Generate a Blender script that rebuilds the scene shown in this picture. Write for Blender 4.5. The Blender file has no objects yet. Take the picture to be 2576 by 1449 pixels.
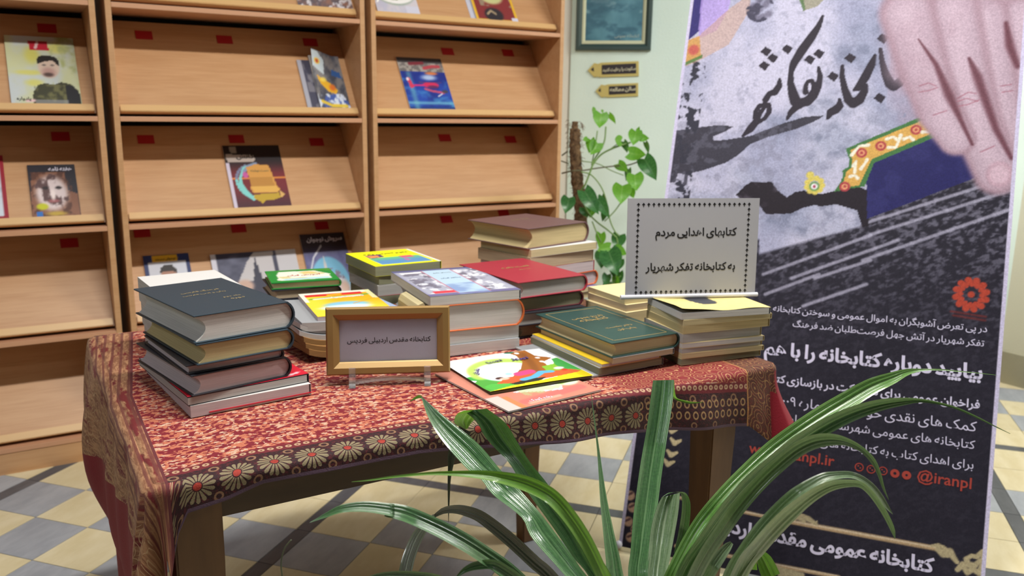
import bpy, bmesh, math, random
import numpy as np
from mathutils import Vector, Matrix

# ------------------------------------------------------------------ camera, world, lights, exposure
SC = bpy.context.scene
COL = SC.collection
FX = 2108.06                      # focal length in pixels of the 2576 px wide frame
CAM = np.array([-0.325703, -3.201564, 1.260652])
YAW, PITCH, ROLL = 0.5400875, 0.2096414, 0.0149786
def _axes():
    f = np.array([math.sin(YAW)*math.cos(PITCH), math.cos(YAW)*math.cos(PITCH), -math.sin(PITCH)])
    r = np.array([math.cos(YAW), -math.sin(YAW), 0.0])
    u = np.cross(r, f)
    c, s = math.cos(ROLL), math.sin(ROLL)
    return f, c*r+s*u, -s*r+c*u
FWD, RGT, UPV = _axes()
cd = bpy.data.cameras.new('camera'); cam = bpy.data.objects.new('camera', cd); COL.objects.link(cam)
cd.sensor_fit = 'HORIZONTAL'; cd.sensor_width = 36.0; cd.lens = 36.0*FX/2576.0
cd.clip_start = 0.05; cd.clip_end = 60
mw = Matrix.Identity(4)
for i in range(3):
    mw[i][0] = RGT[i]; mw[i][1] = UPV[i]; mw[i][2] = -FWD[i]; mw[i][3] = CAM[i]
cam.matrix_world = mw
cd.dof.use_dof = True; cd.dof.focus_distance = 1.30; cd.dof.aperture_fstop = 6.0
SC.camera = cam
SC.view_settings.view_transform = 'Standard'; SC.view_settings.look = 'None'
SC.view_settings.gamma = 1.0; SC.view_settings.use_curve_mapping = False
SC.view_settings.exposure = -0.15
W = bpy.data.worlds.new('world'); SC.world = W; W.use_nodes = True
bg = W.node_tree.nodes['Background']; bg.inputs[0].default_value = (0.86, 0.93, 1.0, 1); bg.inputs[1].default_value = 0.02
def area(name, loc, aim, sx, sy, power, col=(1, 1, 1)):
    l = bpy.data.lights.new(name, 'AREA'); l.shape = 'RECTANGLE'; l.size = sx; l.size_y = sy; l.energy = power; l.color = col
    o = bpy.data.objects.new(name, l); COL.objects.link(o); o.location = loc
    d = Vector(aim)-Vector(loc); o.rotation_euler = d.to_track_quat('-Z', 'Y').to_euler()
    return o
area('ceiling_or_fill_light', (0.50, -2.13, 3.0), (0.50, -2.12, 0), 1.3, 0.14, 80, (1.0, 0.97, 0.91))
area('ceiling_or_fill_light', (2.95, -2.13, 3.0), (2.95, -2.12, 0), 1.3, 0.14, 84, (1.0, 0.98, 0.95))
area('ceiling_or_fill_light', (-2.60, -2.13, 3.0), (-2.60, -2.12, 0), 1.3, 0.14, 32, (0.94, 0.97, 1.0))
area('ceiling_or_fill_light', (-0.1, -1.45, 3.0), (-0.1, -1.44, 0), 0.16, 1.2, 7, (0.96, 0.98, 1.0))
area('ceiling_or_fill_light', (0.4, -6.4, 3.0), (0.4, -6.39, 0), 1.5, 0.16, 8, (0.88, 0.94, 1.0))  # added cool front fill for faces turned to the camera, no real fitting
area('ceiling_or_fill_light', (3.1, -3.9, 3.0), (3.1, -3.89, 0), 1.3, 0.14, 26, (0.98, 0.98, 1.0))  # unseen lamp added to brighten the far right wall and floor

# ------------------------------------------------------------------ helpers
random.seed(7)
RNG = np.random.default_rng(5)
def ray(x, y): return FWD + RGT*(x-1288.0)/FX - UPV*(y-724.5)/FX
def at(x, y, ax, v):              # the point of the plane {axis ax = v} seen at pixel x, y
    d = ray(x, y); t = (v-CAM[ax])/d[ax]; return CAM+t*d
def dep(x, y, d): return CAM + ray(x, y)*d
def s2l(c):
    c = np.asarray(c, float); return np.where(c <= 0.04045, c/12.92, ((c+0.055)/1.055)**2.4)
def rgb(r, g, b): return tuple(float(v) for v in s2l([r/255., g/255., b/255.]))+(1.0,)
MATS = {}
def new_mat(name):
    m = bpy.data.materials.new(name); m.use_nodes = True; nt = m.node_tree; nt.nodes.clear()
    out = nt.nodes.new('ShaderNodeOutputMaterial'); p = nt.nodes.new('ShaderNodeBsdfPrincipled')
    nt.links.new(p.outputs[0], out.inputs[0]); return m, nt, p, out
class G:                           # tiny node-maths helper
    def __init__(s, nt): s.nt = nt
    def n(s, typ, **kw):
        k = s.nt.nodes.new(typ)
        for a, b in kw.items(): setattr(k, a, b)
        return k
    def put(s, inp, v):
        if isinstance(v, S): s.nt.links.new(v.o, inp)
        elif isinstance(v, bpy.types.NodeSocket): s.nt.links.new(v, inp)
        else: inp.default_value = v
    def m(s, op, a, b=0.0, c=0.0, clamp=False):
        k = s.n('ShaderNodeMath', operation=op); k.use_clamp = clamp
        s.put(k.inputs[0], a); s.put(k.inputs[1], b); s.put(k.inputs[2], c); return S(s, k.outputs[0])
    def mix(s, f, a, b):
        k = s.n('ShaderNodeMix', data_type='RGBA'); s.put(k.inputs[0], f)
        s.put(k.inputs[6], a); s.put(k.inputs[7], b); return k.outputs[2]
    def ss(s, x, lo, hi):          # smoothstep
        k = s.n('ShaderNodeMapRange', interpolation_type='SMOOTHSTEP'); s.put(k.inputs[0], x)
        k.inputs[1].default_value = lo; k.inputs[2].default_value = hi; return S(s, k.outputs[0])
    def noise(s, vec, scale, detail=3, rough=.55, col=False):
        k = s.n('ShaderNodeTexNoise'); k.inputs['Scale'].default_value = scale; k.inputs['Detail'].default_value = detail
        k.inputs['Roughness'].default_value = rough
        if vec is not None: s.put(k.inputs['Vector'], vec)
        return S(s, k.outputs[1 if col else 0])
    def voro(s, vec, scale, feature='F1'):
        k = s.n('ShaderNodeTexVoronoi', feature=feature); k.inputs['Scale'].default_value = scale
        if vec is not None: s.put(k.inputs['Vector'], vec)
        return k
    def xyz(s, x, y, z=0.0):
        k = s.n('ShaderNodeCombineXYZ'); s.put(k.inputs[0], x); s.put(k.inputs[1], y); s.put(k.inputs[2], z); return k.outputs[0]
    def sep(s, v):
        k = s.n('ShaderNodeSeparateXYZ'); s.put(k.inputs[0], v); return [S(s, k.outputs[i]) for i in range(3)]
    def obj(s): return s.n('ShaderNodeTexCoord').outputs['Object']
    def mapping(s, vec, sc):
        k = s.n('ShaderNodeMapping'); s.put(k.inputs[0], vec); k.inputs['Scale'].default_value = sc; return k.outputs[0]
    def bump(s, p, h, strength=.2, dist=.002):
        k = s.n('ShaderNodeBump'); k.inputs['Strength'].default_value = strength; k.inputs['Distance'].default_value = dist
        s.put(k.inputs['Height'], h); s.nt.links.new(k.outputs[0], p.inputs['Normal'])
    def rand(s): return S(s, s.n('ShaderNodeObjectInfo').outputs['Random'])
class S:
    def __init__(s, g, o): s.g = g; s.o = o
    def __add__(s, b): return s.g.m('ADD', s, b)
    def __radd__(s, b): return s.g.m('ADD', b, s)
    def __sub__(s, b): return s.g.m('SUBTRACT', s, b)
    def __rsub__(s, b): return s.g.m('SUBTRACT', b, s)
    def __mul__(s, b): return s.g.m('MULTIPLY', s, b)
    def __rmul__(s, b): return s.g.m('MULTIPLY', b, s)
    def __truediv__(s, b): return s.g.m('DIVIDE', s, b)
    def lt(s, b): return s.g.m('LESS_THAN', s, b)
    def gt(s, b): return s.g.m('GREATER_THAN', s, b)
def plain(name, c, rough=.5, bump=0, bscale=200, spec=.5, metal=0.0, var=.0, vscale=8):
    if name in MATS: return MATS[name]
    m, nt, p, out = new_mat(name); g = G(nt)
    c = np.array(c if len(c) == 4 else rgb(*c))
    if var:
        f = g.noise(g.obj(), vscale, 4); f = g.ss(f, .3, .7)
        a = tuple(np.clip(c[:3]*(1-var), 0, 1))+(1,); b = tuple(np.clip(c[:3]*(1+var), 0, 1))+(1,)
        nt.links.new(g.mix(f, a, b), p.inputs['Base Color'])
    else: p.inputs['Base Color'].default_value = tuple(c)
    p.inputs['Roughness'].default_value = rough; p.inputs['Specular IOR Level'].default_value = spec; p.inputs['Metallic'].default_value = metal
    if bump: g.bump(p, g.noise(g.obj(), bscale, 4), bump, .001)
    MATS[name] = m; return m
def C(r, g, b): return (r, g, b)

def link(o, parent=None):
    COL.objects.link(o)
    if parent is not None: o.parent = parent
    return o
def tag(o, label=None, cat=None, group=None, kind=None):
    if label: o['label'] = label
    if cat: o['category'] = cat
    if group: o['group'] = group
    if kind: o['kind'] = kind
    return o
def thing(name, label, cat, loc=(0, 0, 0), rz=0.0, group=None):
    o = bpy.data.objects.new(name, None); COL.objects.link(o); o.empty_display_size = .05
    o.location = loc; o.rotation_euler = (0, 0, rz); return tag(o, label, cat, group)
def meshobj(name, verts, faces, mat, parent=None, smooth=False, uvs=None):
    me = bpy.data.meshes.new(name); me.from_pydata([tuple(map(float, v)) for v in verts], [], faces); me.update()
    if mat is not None:
        for mm in (mat if isinstance(mat, list) else [mat]): me.materials.append(mm)
    if smooth: me.shade_smooth()
    o = bpy.data.objects.new(name, me); link(o, parent); return o
def bmobj(name, bm, mat, parent=None, smooth=False):
    bmesh.ops.recalc_face_normals(bm, faces=bm.faces)
    me = bpy.data.meshes.new(name); bm.to_mesh(me); bm.free()
    for mm in (mat if isinstance(mat, list) else [mat]): me.materials.append(mm)
    if smooth: me.shade_smooth()
    o = bpy.data.objects.new(name, me); link(o, parent); return o
def abox(bm, x0, x1, y0, y1, z0, z1, M=None, bev=0.0):
    vs = [bm.verts.new((x, y, z)) for x in (x0, x1) for y in (y0, y1) for z in (z0, z1)]
    fs = [bm.faces.new([vs[i] for i in q]) for q in ((0, 1, 3, 2), (4, 6, 7, 5), (0, 4, 5, 1), (2, 3, 7, 6), (0, 2, 6, 4), (1, 5, 7, 3))]
    if bev:
        es = list({e for f in fs for e in f.edges})
        r = bmesh.ops.bevel(bm, geom=es, offset=bev, segments=2, affect='EDGES', profile=.5)
        vs = list({v for f in r['faces'] for v in f.verts} | {v for v in vs if v.is_valid})
    if M is not None: bmesh.ops.transform(bm, matrix=M, verts=[v for v in vs if v.is_valid])
    return vs
def box(name, x0, x1, y0, y1, z0, z1, mat, parent=None, bev=0.0):
    bm = bmesh.new(); abox(bm, x0, x1, y0, y1, z0, z1, None, bev); return bmobj(name, bm, mat, parent)
def prism(bm, pts, y0, y1, ax='y'):   # closed polygon in xz extruded along y (or yz along x, xy along z)
    def P3(p, t): return {'y': (p[0], t, p[1]), 'x': (t, p[0], p[1]), 'z': (p[0], p[1], t)}[ax]
    a = [bm.verts.new(P3(p, y0)) for p in pts]; b = [bm.verts.new(P3(p, y1)) for p in pts]; n = len(pts)
    bm.faces.new(a); bm.faces.new(b[::-1])
    for i in range(n): bm.faces.new([a[i], b[i], b[(i+1) % n], a[(i+1) % n]])
def tube(bm, pts, rad, n=8, cap=True):
    pts = [Vector(p) for p in pts]; rad = rad if hasattr(rad, '__len__') else [rad]*len(pts)
    rings = []; prev = None
    for i, p in enumerate(pts):
        t = (pts[min(i+1, len(pts)-1)]-pts[max(i-1, 0)]).normalized()
        if prev is None: a = t.orthogonal().normalized()
        else: a = (prev-t*prev.dot(t)).normalized()
        prev = a; b = t.cross(a)
        rings.append([bm.verts.new(p+(a*math.cos(2*math.pi*k/n)+b*math.sin(2*math.pi*k/n))*rad[i]) for k in range(n)])
    for r0, r1 in zip(rings, rings[1:]):
        for k in range(n): bm.faces.new([r0[k], r0[(k+1) % n], r1[(k+1) % n], r1[k]])
    if cap: bm.faces.new(rings[0][::-1]); bm.faces.new(rings[-1])
def catmull(P, n):
    P = np.asarray(P, float); Q = np.vstack([2*P[0]-P[1], P, 2*P[-1]-P[-2]]); out = []
    for i in range(1, len(Q)-2):
        for k in range(n):
            t = k/n
            out.append(.5*((2*Q[i])+(-Q[i-1]+Q[i+1])*t+(2*Q[i-1]-5*Q[i]+4*Q[i+1]-Q[i+2])*t*t+(-Q[i-1]+3*Q[i]-3*Q[i+1]+Q[i+2])*t**3))
    out.append(Q[-2]); return np.array(out)

# ---- Persian shaping: presentation forms, laid right to left
_D4 = {'ب': 0xFE8F, 'پ': 0xFB56, 'ت': 0xFE95, 'ث': 0xFE99, 'ج': 0xFE9D, 'چ': 0xFB7A, 'ح': 0xFEA1, 'خ': 0xFEA5, 'س': 0xFEB1, 'ش': 0xFEB5,
       'ص': 0xFEB9, 'ض': 0xFEBD, 'ط': 0xFEC1, 'ظ': 0xFEC5, 'ع': 0xFEC9, 'غ': 0xFECD, 'ف': 0xFED1, 'ق': 0xFED5, 'ک': 0xFB8E, 'گ': 0xFB92,
       'ل': 0xFEDD, 'م': 0xFEE1, 'ن': 0xFEE5, 'ه': 0xFEE9, 'ی': 0xFBFC}
_D2 = {'ا': 0xFE8D, 'آ': 0xFE81, 'د': 0xFEA9, 'ذ': 0xFEAB, 'ر': 0xFEAD, 'ز': 0xFEAF, 'ژ': 0xFB8A, 'و': 0xFEED}
def shape(s):
    out = []
    for i, ch in enumerate(s):
        p = s[i-1] if i else ' '; n = s[i+1] if i+1 < len(s) else ' '
        pj = p in _D4; nj = (n in _D4 or n in _D2)
        if ch in _D4: out.append(chr(_D4[ch]+(3 if pj and nj else 1 if pj else 2 if nj else 0)))
        elif ch in _D2: out.append(chr(_D2[ch]+(1 if pj else 0)))
        elif ch == '|': continue
        else: out.append(ch)
    return ''.join(out[::-1])
_TC = {}
def text_geo(s, bold=0.0, persian=True, res=2):
    """vertices (n,2) with x from 0 and the baseline at 0, faces; unit em size"""
    key = (s, bold, persian)
    if key in _TC: return _TC[key]
    cu = bpy.data.curves.new('t', 'FONT'); cu.body = shape(s) if persian else s; cu.resolution_u = res; cu.offset = bold; cu.space_word = .62 if persian else 1.0
    o = bpy.data.objects.new('t', cu); COL.objects.link(o); bpy.context.view_layer.update()
    me = bpy.data.meshes.new_from_object(o.evaluated_get(bpy.context.evaluated_depsgraph_get()))
    v = np.array([tuple(q.co)[:2] for q in me.vertices]); f = [tuple(p.vertices) for p in me.polygons]
    bpy.data.objects.remove(o); bpy.data.curves.remove(cu); bpy.data.meshes.remove(me)
    v[:, 0] -= v[:, 0].min(); _TC[key] = (v, f); return _TC[key]
def lettering(name, s, mat, parent, origin, ex, ey, width=None, size=None, align='right', bold=0.0, persian=True, lift=.0004, warp=None, label=None):
    """flat lettering in the plane (ex, ey) at origin; right-aligned for Persian"""
    v, f = text_geo(s, bold, persian); v = v.copy(); w = v[:, 0].max()
    k = (width/w) if width else size
    if width and size: v = v*np.array([width/w, size])
    else: v = v*k
    if align == 'right': v[:, 0] -= v[:, 0].max()
    elif align == 'center': v[:, 0] -= v[:, 0].max()/2
    if warp: v = warp(v)
    ex = np.array(ex, float); ey = np.array(ey, float); n = np.cross(ex, ey); n = n/np.linalg.norm(n)
    P = np.array(origin, float)+v[:, :1]*ex+v[:, 1:2]*ey+n*lift
    o = meshobj(name, P, f, mat, parent)
    if label: o['label'] = label
    return o

# ---- numpy painting helpers (flat print only), colours are given as sRGB 0..255
def vnoise(x, y, sc, seed=0, octs=4):
    r = np.random.default_rng(seed); out = 0; amp = 1; tot = 0
    for o in range(octs):
        g = r.random((64, 64)); X = (x*sc*2**o) % 64; Y = (y*sc*2**o) % 64
        i = np.floor(X).astype(int); j = np.floor(Y).astype(int); fx = X-i; fy = Y-j
        fx = fx*fx*(3-2*fx); fy = fy*fy*(3-2*fy); i1 = (i+1) % 64; j1 = (j+1) % 64; i %= 64; j %= 64
        out = out+amp*((g[i, j]*(1-fx)+g[i1, j]*fx)*(1-fy)+(g[i, j1]*(1-fx)+g[i1, j1]*fx)*fy); tot += amp; amp *= .55
    return out/tot
def sm(x, lo, hi): t = np.clip((x-lo)/(hi-lo), 0, 1); return t*t*(3-2*t)
class Paint:
    def __init__(s, X, Y, base): s.X = X; s.Y = Y; s.c = np.ones(X.shape+(3,))*np.array(base, float)
    def put(s, mask, col):
        m = np.clip(mask, 0, 1)[..., None]; s.c = s.c*(1-m)+np.array(col, float)*m if np.ndim(col) == 1 else s.c*(1-m)+col*m; return s
    def poly(s, pts, col, a=1.0):
        x = s.X; y = s.Y; ins = np.zeros(x.shape, bool); n = len(pts)
        for i in range(n):
            x0, y0 = pts[i]; x1, y1 = pts[(i+1) % n]
            if y0 == y1: continue
            c = ((y0 > y) != (y1 > y)) & (x < (x1-x0)*(y-y0)/(y1-y0)+x0); ins ^= c
        return s.put(ins*a, col)
    def dot(s, cx, cy, r, col, soft=.0, ry=None, a=1.0):
        ry = ry or r; d = np.hypot((s.X-cx)/r, (s.Y-cy)/ry); return s.put(a*(1-sm(d, 1-soft, 1+soft+1e-6)), col)
    def caps(s, pts, rad, col, soft=0.0, a=1.0):
        rad = rad if hasattr(rad, '__len__') else [rad]*len(pts); m = np.zeros(s.X.shape)
        for (p, q, ra, rb) in zip(pts, pts[1:], rad, rad[1:]):
            dx, dy = q[0]-p[0], q[1]-p[1]; L = dx*dx+dy*dy+1e-12
            t = np.clip(((s.X-p[0])*dx+(s.Y-p[1])*dy)/L, 0, 1); r = ra+(rb-ra)*t
            d = np.hypot(s.X-p[0]-t*dx, s.Y-p[1]-t*dy)/np.maximum(r, 1e-6)
            m = np.maximum(m, 1-sm(d, 1-soft, 1+soft+1e-6))
        return s.put(m*a, col)
    def rect(s, x0, x1, y0, y1, col, a=1.0): return s.put(((s.X >= x0) & (s.X <= x1) & (s.Y >= y0) & (s.Y <= y1))*a, col)
def print_mat(name='printed_paper', rough=.45, spec=.4):
    if name in MATS: return MATS[name]
    m, nt, p, out = new_mat(name); k = nt.nodes.new('ShaderNodeVertexColor'); k.layer_name = 'Col'
    nt.links.new(k.outputs[0], p.inputs['Base Color']); p.inputs['Roughness'].default_value = rough; p.inputs['Specular IOR Level'].default_value = spec
    MATS[name] = m; return m
def printed(name, w, h, nx, ny, paint, parent, origin, ex, ey, lift=.0004, curl=None, mat=None):
    """a printed sheet w x h: unit coordinates (u right, v up) painted by paint(U, V) -> sRGB array"""
    u = np.linspace(0, 1, nx+1); v = np.linspace(0, 1, ny+1); U, V = np.meshgrid(u, v)
    c = paint(U, V); c = c.c if isinstance(c, Paint) else c
    ex = np.array(ex, float); ey = np.array(ey, float); n = np.cross(ex, ey); n /= np.linalg.norm(n)
    z = (curl(U, V) if curl else 0*U)+lift
    P = np.array(origin, float)+U[..., None]*w*ex+V[..., None]*h*ey+z[..., None]*n
    P = P.reshape(-1, 3); idx = np.arange((nx+1)*(ny+1)).reshape(ny+1, nx+1)
    F = np.stack([idx[:-1, :-1], idx[:-1, 1:], idx[1:, 1:], idx[1:, :-1]], -1).reshape(-1, 4)
    me = bpy.data.meshes.new(name); me.vertices.add(len(P)); me.vertices.foreach_set('co', P.ravel())
    me.loops.add(F.size); me.loops.foreach_set('vertex_index', F.ravel().astype(np.int32)); me.polygons.add(len(F))
    me.polygons.foreach_set('loop_start', np.arange(0, F.size, 4, dtype=np.int32)); me.update(calc_edges=True)
    a = me.color_attributes.new('Col', 'FLOAT_COLOR', 'POINT')
    cc = np.ones((len(P), 4), np.float32); cc[:, :3] = s2l(np.clip(c.reshape(-1, 3)/255., 0, 1)); a.data.foreach_set('color', cc.ravel())
    me.materials.append(mat or print_mat()); me.shade_smooth()
    o = bpy.data.objects.new(name, me); link(o, parent); return o

# ------------------------------------------------------------------ materials of the setting
def beech():
    m, nt, p, out = new_mat('beech_laminate'); g = G(nt); o = g.obj()
    n1 = g.noise(g.mapping(o, (2.2, 30, 30)), 1.0, 4, .6); n2 = g.noise(g.mapping(o, (9, 160, 160)), 1.0, 2)
    f = n1*.6+n2*.4
    c = g.mix(g.ss(f, .35, .68), rgb(200, 156, 114), rgb(188, 142, 99)); nt.links.new(c, p.inputs['Base Color'])
    p.inputs['Roughness'].default_value = .42; p.inputs['Specular IOR Level'].default_value = .45; return m
BEECH = beech(); BEECH_EDGE = plain('beech_edge', (200, 150, 116), .45); LIPM = plain('beech_lip_lit', (212, 172, 118), .4)  # lip colour lightened to put in the light on its upward face
DARKBACK = plain('bookcase_back', (38, 30, 28), .8); LABEL = plain('red_label', (170, 20, 34), .5)
WALLM, nt, p, out = new_mat('painted_wall'); g = G(nt)
f = g.noise(g.obj(), 1.6, 3); nt.links.new(g.mix(g.ss(f, .35, .65), rgb(222, 240, 232), rgb(215, 234, 225)), p.inputs['Base Color'])
p.inputs['Roughness'].default_value = .75; g.bump(p, g.noise(g.obj(), 110, 5, .7), .45, .003)
WALLB, nt, p, out = new_mat('cream_wall'); g = G(nt)
p.inputs['Base Color'].default_value = rgb(232, 230, 208); p.inputs['Roughness'].default_value = .75; g.bump(p, g.noise(g.obj(), 110, 5, .7), .45, .003)
SKIRT = plain('stone_skirting', (176, 172, 148), .45, var=.08, vscale=5)
PILLAR = plain('grey_wall', (206, 200, 188), .8, bump=.3, bscale=120)

# ------------------------------------------------------------------ structure: walls, floor
def wall(name, p0, p1, z1, mat, th=.1, z0=0.0):
    p0 = Vector((*p0, 0)); p1 = Vector((*p1, 0)); d = (p1-p0).normalized(); n = Vector((-d.y, d.x, 0))
    bm = bmesh.new(); q = [p0, p1, p1+n*th, p0+n*th]; prism(bm, [(v.x, v.y) for v in q], z0, z1, 'z')
    return tag(bmobj(name, bm, mat), kind='structure')
DA = np.array([math.cos(math.radians(-41.55)), math.sin(math.radians(-41.55)), 0.0]); A0 = np.array([2.13, .36, 0.0])
CB = A0+DA*2.137
wall('wall_back', (-6.0, .37), (2.16, .37), 3.0, PILLAR)
wall('wall_right', A0[:2], CB[:2], 3.0, WALLM)
wall('wall_far_right', CB[:2], (CB[0], CB[1]-3.4), 3.0, WALLB)
def skirting(name, p0, p1):
    p0 = Vector((*p0, 0)); p1 = Vector((*p1, 0)); d = (p1-p0).normalized(); n = Vector((-d.y, d.x, 0))
    bm = bmesh.new(); q = [p0-n*.012, p1-n*.012, p1, p0]; prism(bm, [(v.x, v.y) for v in q], 0.0, .155, 'z')
    return tag(bmobj(name, bm, SKIRT), kind='structure')
skirting('baseboard_right', A0[:2], CB[:2]); skirting('baseboard_far_right', CB[:2], (CB[0], CB[1]-3.4))

GROUT = plain('grout', (120, 118, 112), .9)
floor = box('floor', -6.0, 5.2, -6.2, .6, -.03, -.0045, GROUT); tag(floor, kind='structure')
def stone(name, a, b, vein, rough=.32):
    m, nt, p, out = new_mat(name); g = G(nt); o = g.obj(); r = g.rand()
    v = g.n('ShaderNodeVectorMath', operation='ADD'); g.put(v.inputs[0], o); g.put(v.inputs[1], g.xyz(r*9.0, r*5.0, r*3.0)); o2 = v.outputs[0]
    n1 = g.noise(g.mapping(o2, (6, 16, 6)), 1.0, 5, .65); n2 = g.noise(g.mapping(o2, (14, 55, 14)), 1.0, 4, .7)
    c = g.mix(g.ss(n1, .3, .7), a, b); c = g.mix(g.ss(n2, .64, .8)*.55, c, vein)
    c2 = g.mix(r*.3, c, tuple(x*.8 for x in b[:3])+(1,)); nt.links.new(c2, p.inputs['Base Color'])
    g.put(p.inputs['Roughness'], n1*.2+rough); p.inputs['Specular IOR Level'].default_value = .5; return m
YEL = stone('cream_stone', rgb(228, 216, 182), rgb(214, 199, 158), rgb(160, 130, 90))
GRY = stone('grey_stone', rgb(174, 178, 184), rgb(150, 154, 162), rgb(196, 198, 202))
DRK = stone('dark_stone', rgb(98, 100, 106), rgb(78, 80, 86), rgb(130, 132, 132))
PHI = .7240077; TS, SW, U0, V0 = .2, .0494, .12508, .90707; PER = 5*TS+SW
cP, sP = math.cos(PHI), math.sin(PHI)
def tile_mesh(name, w, h, mat):
    bm = bmesh.new(); gph = .0011
    vs = [bm.verts.new((x, y, z)) for z in (-.004, 0) for x, y in ((gph, gph), (w-gph, gph), (w-gph, h-gph), (gph, h-gph))]
    bm.faces.new(vs[4:]); [bm.faces.new([vs[i], vs[(i+1) % 4], vs[4+(i+1) % 4], vs[4+i]]) for i in range(4)]
    bmesh.ops.recalc_face_normals(bm, faces=bm.faces); me = bpy.data.meshes.new(name); bm.to_mesh(me); bm.free(); me.materials.append(mat); return me
TM = {'y': tile_mesh('tile', TS, TS, YEL), 'g': tile_mesh('tile', TS, TS, GRY), 'su': tile_mesh('tile', SW, TS, DRK), 'sv': tile_mesh('tile', TS, SW, DRK), 'x': tile_mesh('tile', SW, SW, DRK)}
cells = []
def axis_cells(o0, kmin, kmax):
    out = []
    for P_ in range(kmin, kmax):
        b = o0+P_*PER; out += [(b+k*TS, k, False) for k in range(5)]; out.append((b+5*TS, 5, True))
    return out
for (u, i, us) in axis_cells(U0, -6, 5):
    for (v, j, vs_) in axis_cells(V0, -5, 7):
        uc, vc = u+(SW if us else TS)/2, v+(SW if vs_ else TS)/2
        x, y = uc*cP+vc*sP, uc*sP-vc*cP
        if not (-3.6 < x < 4.0 and -4.4 < y < .36): continue
        kind = 'x' if us and vs_ else 'su' if us else 'sv' if vs_ else ('g' if abs(i-2)+abs(j-2) in (0, 2) else 'y')
        # position in the frame: those showing largest become single tiles
        d = np.array([x, y, 0])-CAM; z = d@FWD
        px, py = (1288+FX*(d@RGT)/z, 724-FX*(d@UPV)/z) if z > .2 else (-9e3, 9e3)
        seen = z > .2 and -130 < px < 2700 and py < 1620 and not (py < 1010 and px < 1500) and not (1620 < px < 2440 and py > 300 and y > -1.5 and x < 2.9)
        cells.append((0 if seen else 1, z, kind, u, v))
cells.sort(); bmS = {}
mloc = lambda u, v: Matrix(((cP, sP, 0, u*cP+v*sP), (sP, -cP, 0, u*sP-v*cP), (0, 0, 1, 0), (0, 0, 0, 1)))
nt_ = 0
for s_, z, kind, u, v in cells:
    if s_ == 0 and nt_ < 290:
        o = bpy.data.objects.new('tile', TM[kind]); COL.objects.link(o); o.matrix_world = mloc(u, v); o.parent = floor; nt_ += 1
    else:
        bm = bmS.setdefault(TM[kind].materials[0].name, bmesh.new()); n0 = len(bm.verts); bm.from_mesh(TM[kind]); bm.verts.ensure_lookup_table()
        bmesh.ops.transform(bm, matrix=mloc(u, v), verts=bm.verts[n0:])
for k_, bm in bmS.items(): tag(bmobj('tile', bm, bpy.data.materials[k_], floor), kind='stuff')
for o in list(floor.children):   # mirrored placement: keep the faces pointing up
    pass

# ------------------------------------------------------------------ bookcases
ZS = [.0774+.3748*i for i in range(6)]
DY, DZ = .564, .826                       # direction up the display panel in (y, z)
def panel_pt(x, s, zs, off=0.0): return np.array([x, .033+DY*s-DZ*off, zs+.027+DZ*s+DY*off])
EXP = np.array([1.0, 0, 0]); EYP = np.array([0, DY, DZ])
def bookcase(x0, x1, label, labels):
    t = thing('magazine_bookcase', label, 'bookcase', (x0, 0, 0), 0, 'beech display bookcases')
    w = x1-x0; T = .019; D = .33
    for a in (0, w-T): box('side_panel', a, a+T, 0, D, 0, 2.16, BEECH, t, .0012)
    box('plinth', T, w-T, .004, .022, 0, ZS[0]+.002, BEECH, t); box('back_panel', T, w-T, D-.008, D, .02, 2.14, DARKBACK, t)
    box('top_board', T, w-T, .001, D-.008, 2.141, 2.16, BEECH, t)
    for i, z in enumerate(ZS):
        box('shelf_board', T+.0003, w-T-.0003, .001, D-.009, z, z+.0165, BEECH_EDGE, t, .001)
        if i == 5: continue
        f = lambda s, off: (.033+DY*s-DZ*off, z+.027+DZ*s+DY*off)
        bm = bmesh.new(); L = .395; prism(bm, [f(0.0, 0), f(L, 0), f(L, -.014), f(0.006, -.014)], T+.001, w-T-.001, 'x'); pn = bmobj('display_panel', bm, BEECH, t)
        bm = bmesh.new(); prism(bm, [f(-.001, 0.0), f(.026, 0.0), f(.026, .0165), f(-.001, .0165)], T+.006, w-T-.006, 'x')
        bmesh.ops.bevel(bm, geom=[e for e in bm.edges], offset=.002, segments=2, affect='EDGES'); bmobj('lip_strip', bm, LIPM, pn)
        for (ri, sx, s) in labels:
            if ri != i: continue
            q = panel_pt(sx-x0, s, z, .0008); bm = bmesh.new(); hw, hh = .029, .0185
            vs = [q+EXP*a*hw+EYP*b*hh for a, b in ((-1, -1), (1, -1), (1, 1), (-1, 1))]; n = np.array([0, -DZ, DY])*.001
            A = [bm.verts.new(v) for v in vs]; B = [bm.verts.new(v+n) for v in vs]; bm.faces.new(B); bm.faces.new(A[::-1])
            for k in range(4): bm.faces.new([A[k], A[(k+1) % 4], B[(k+1) % 4], B[k]])
            bmobj('label_plate', bm, LABEL, pn)
    return t
bookcase(-.945, -.030, 'beech display bookcase at the left, its two lowest shelves bare', [(3, -.165, .343), (3, -.47, .343), (3, -.78, .343), (2, -.155, .35), (2, -.47, .34), (2, -.78, .34), (1, -.16, .34)])
bookcase(0.0, .912, 'middle beech display bookcase, directly behind the stacks of books', [(3, .145, .336), (3, .43, .335), (3, .766, .344), (2, .125, .336), (2, .455, .336), (2, .774, .32), (1, .089, .364), (1, .448, .36), (1, .789, .351), (0, .1, .34)])
bookcase(.938, 1.843, 'right-hand beech display bookcase beside the picture and the moss pole', [(3, .985, .352), (3, 1.379, .335), (3, 1.689, .345), (2, .99, .34), (2, 1.365, .337), (2, 1.703, .327), (1, .985, .30), (1, 1.375, .346), (1, 1.682, .365)])

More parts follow.
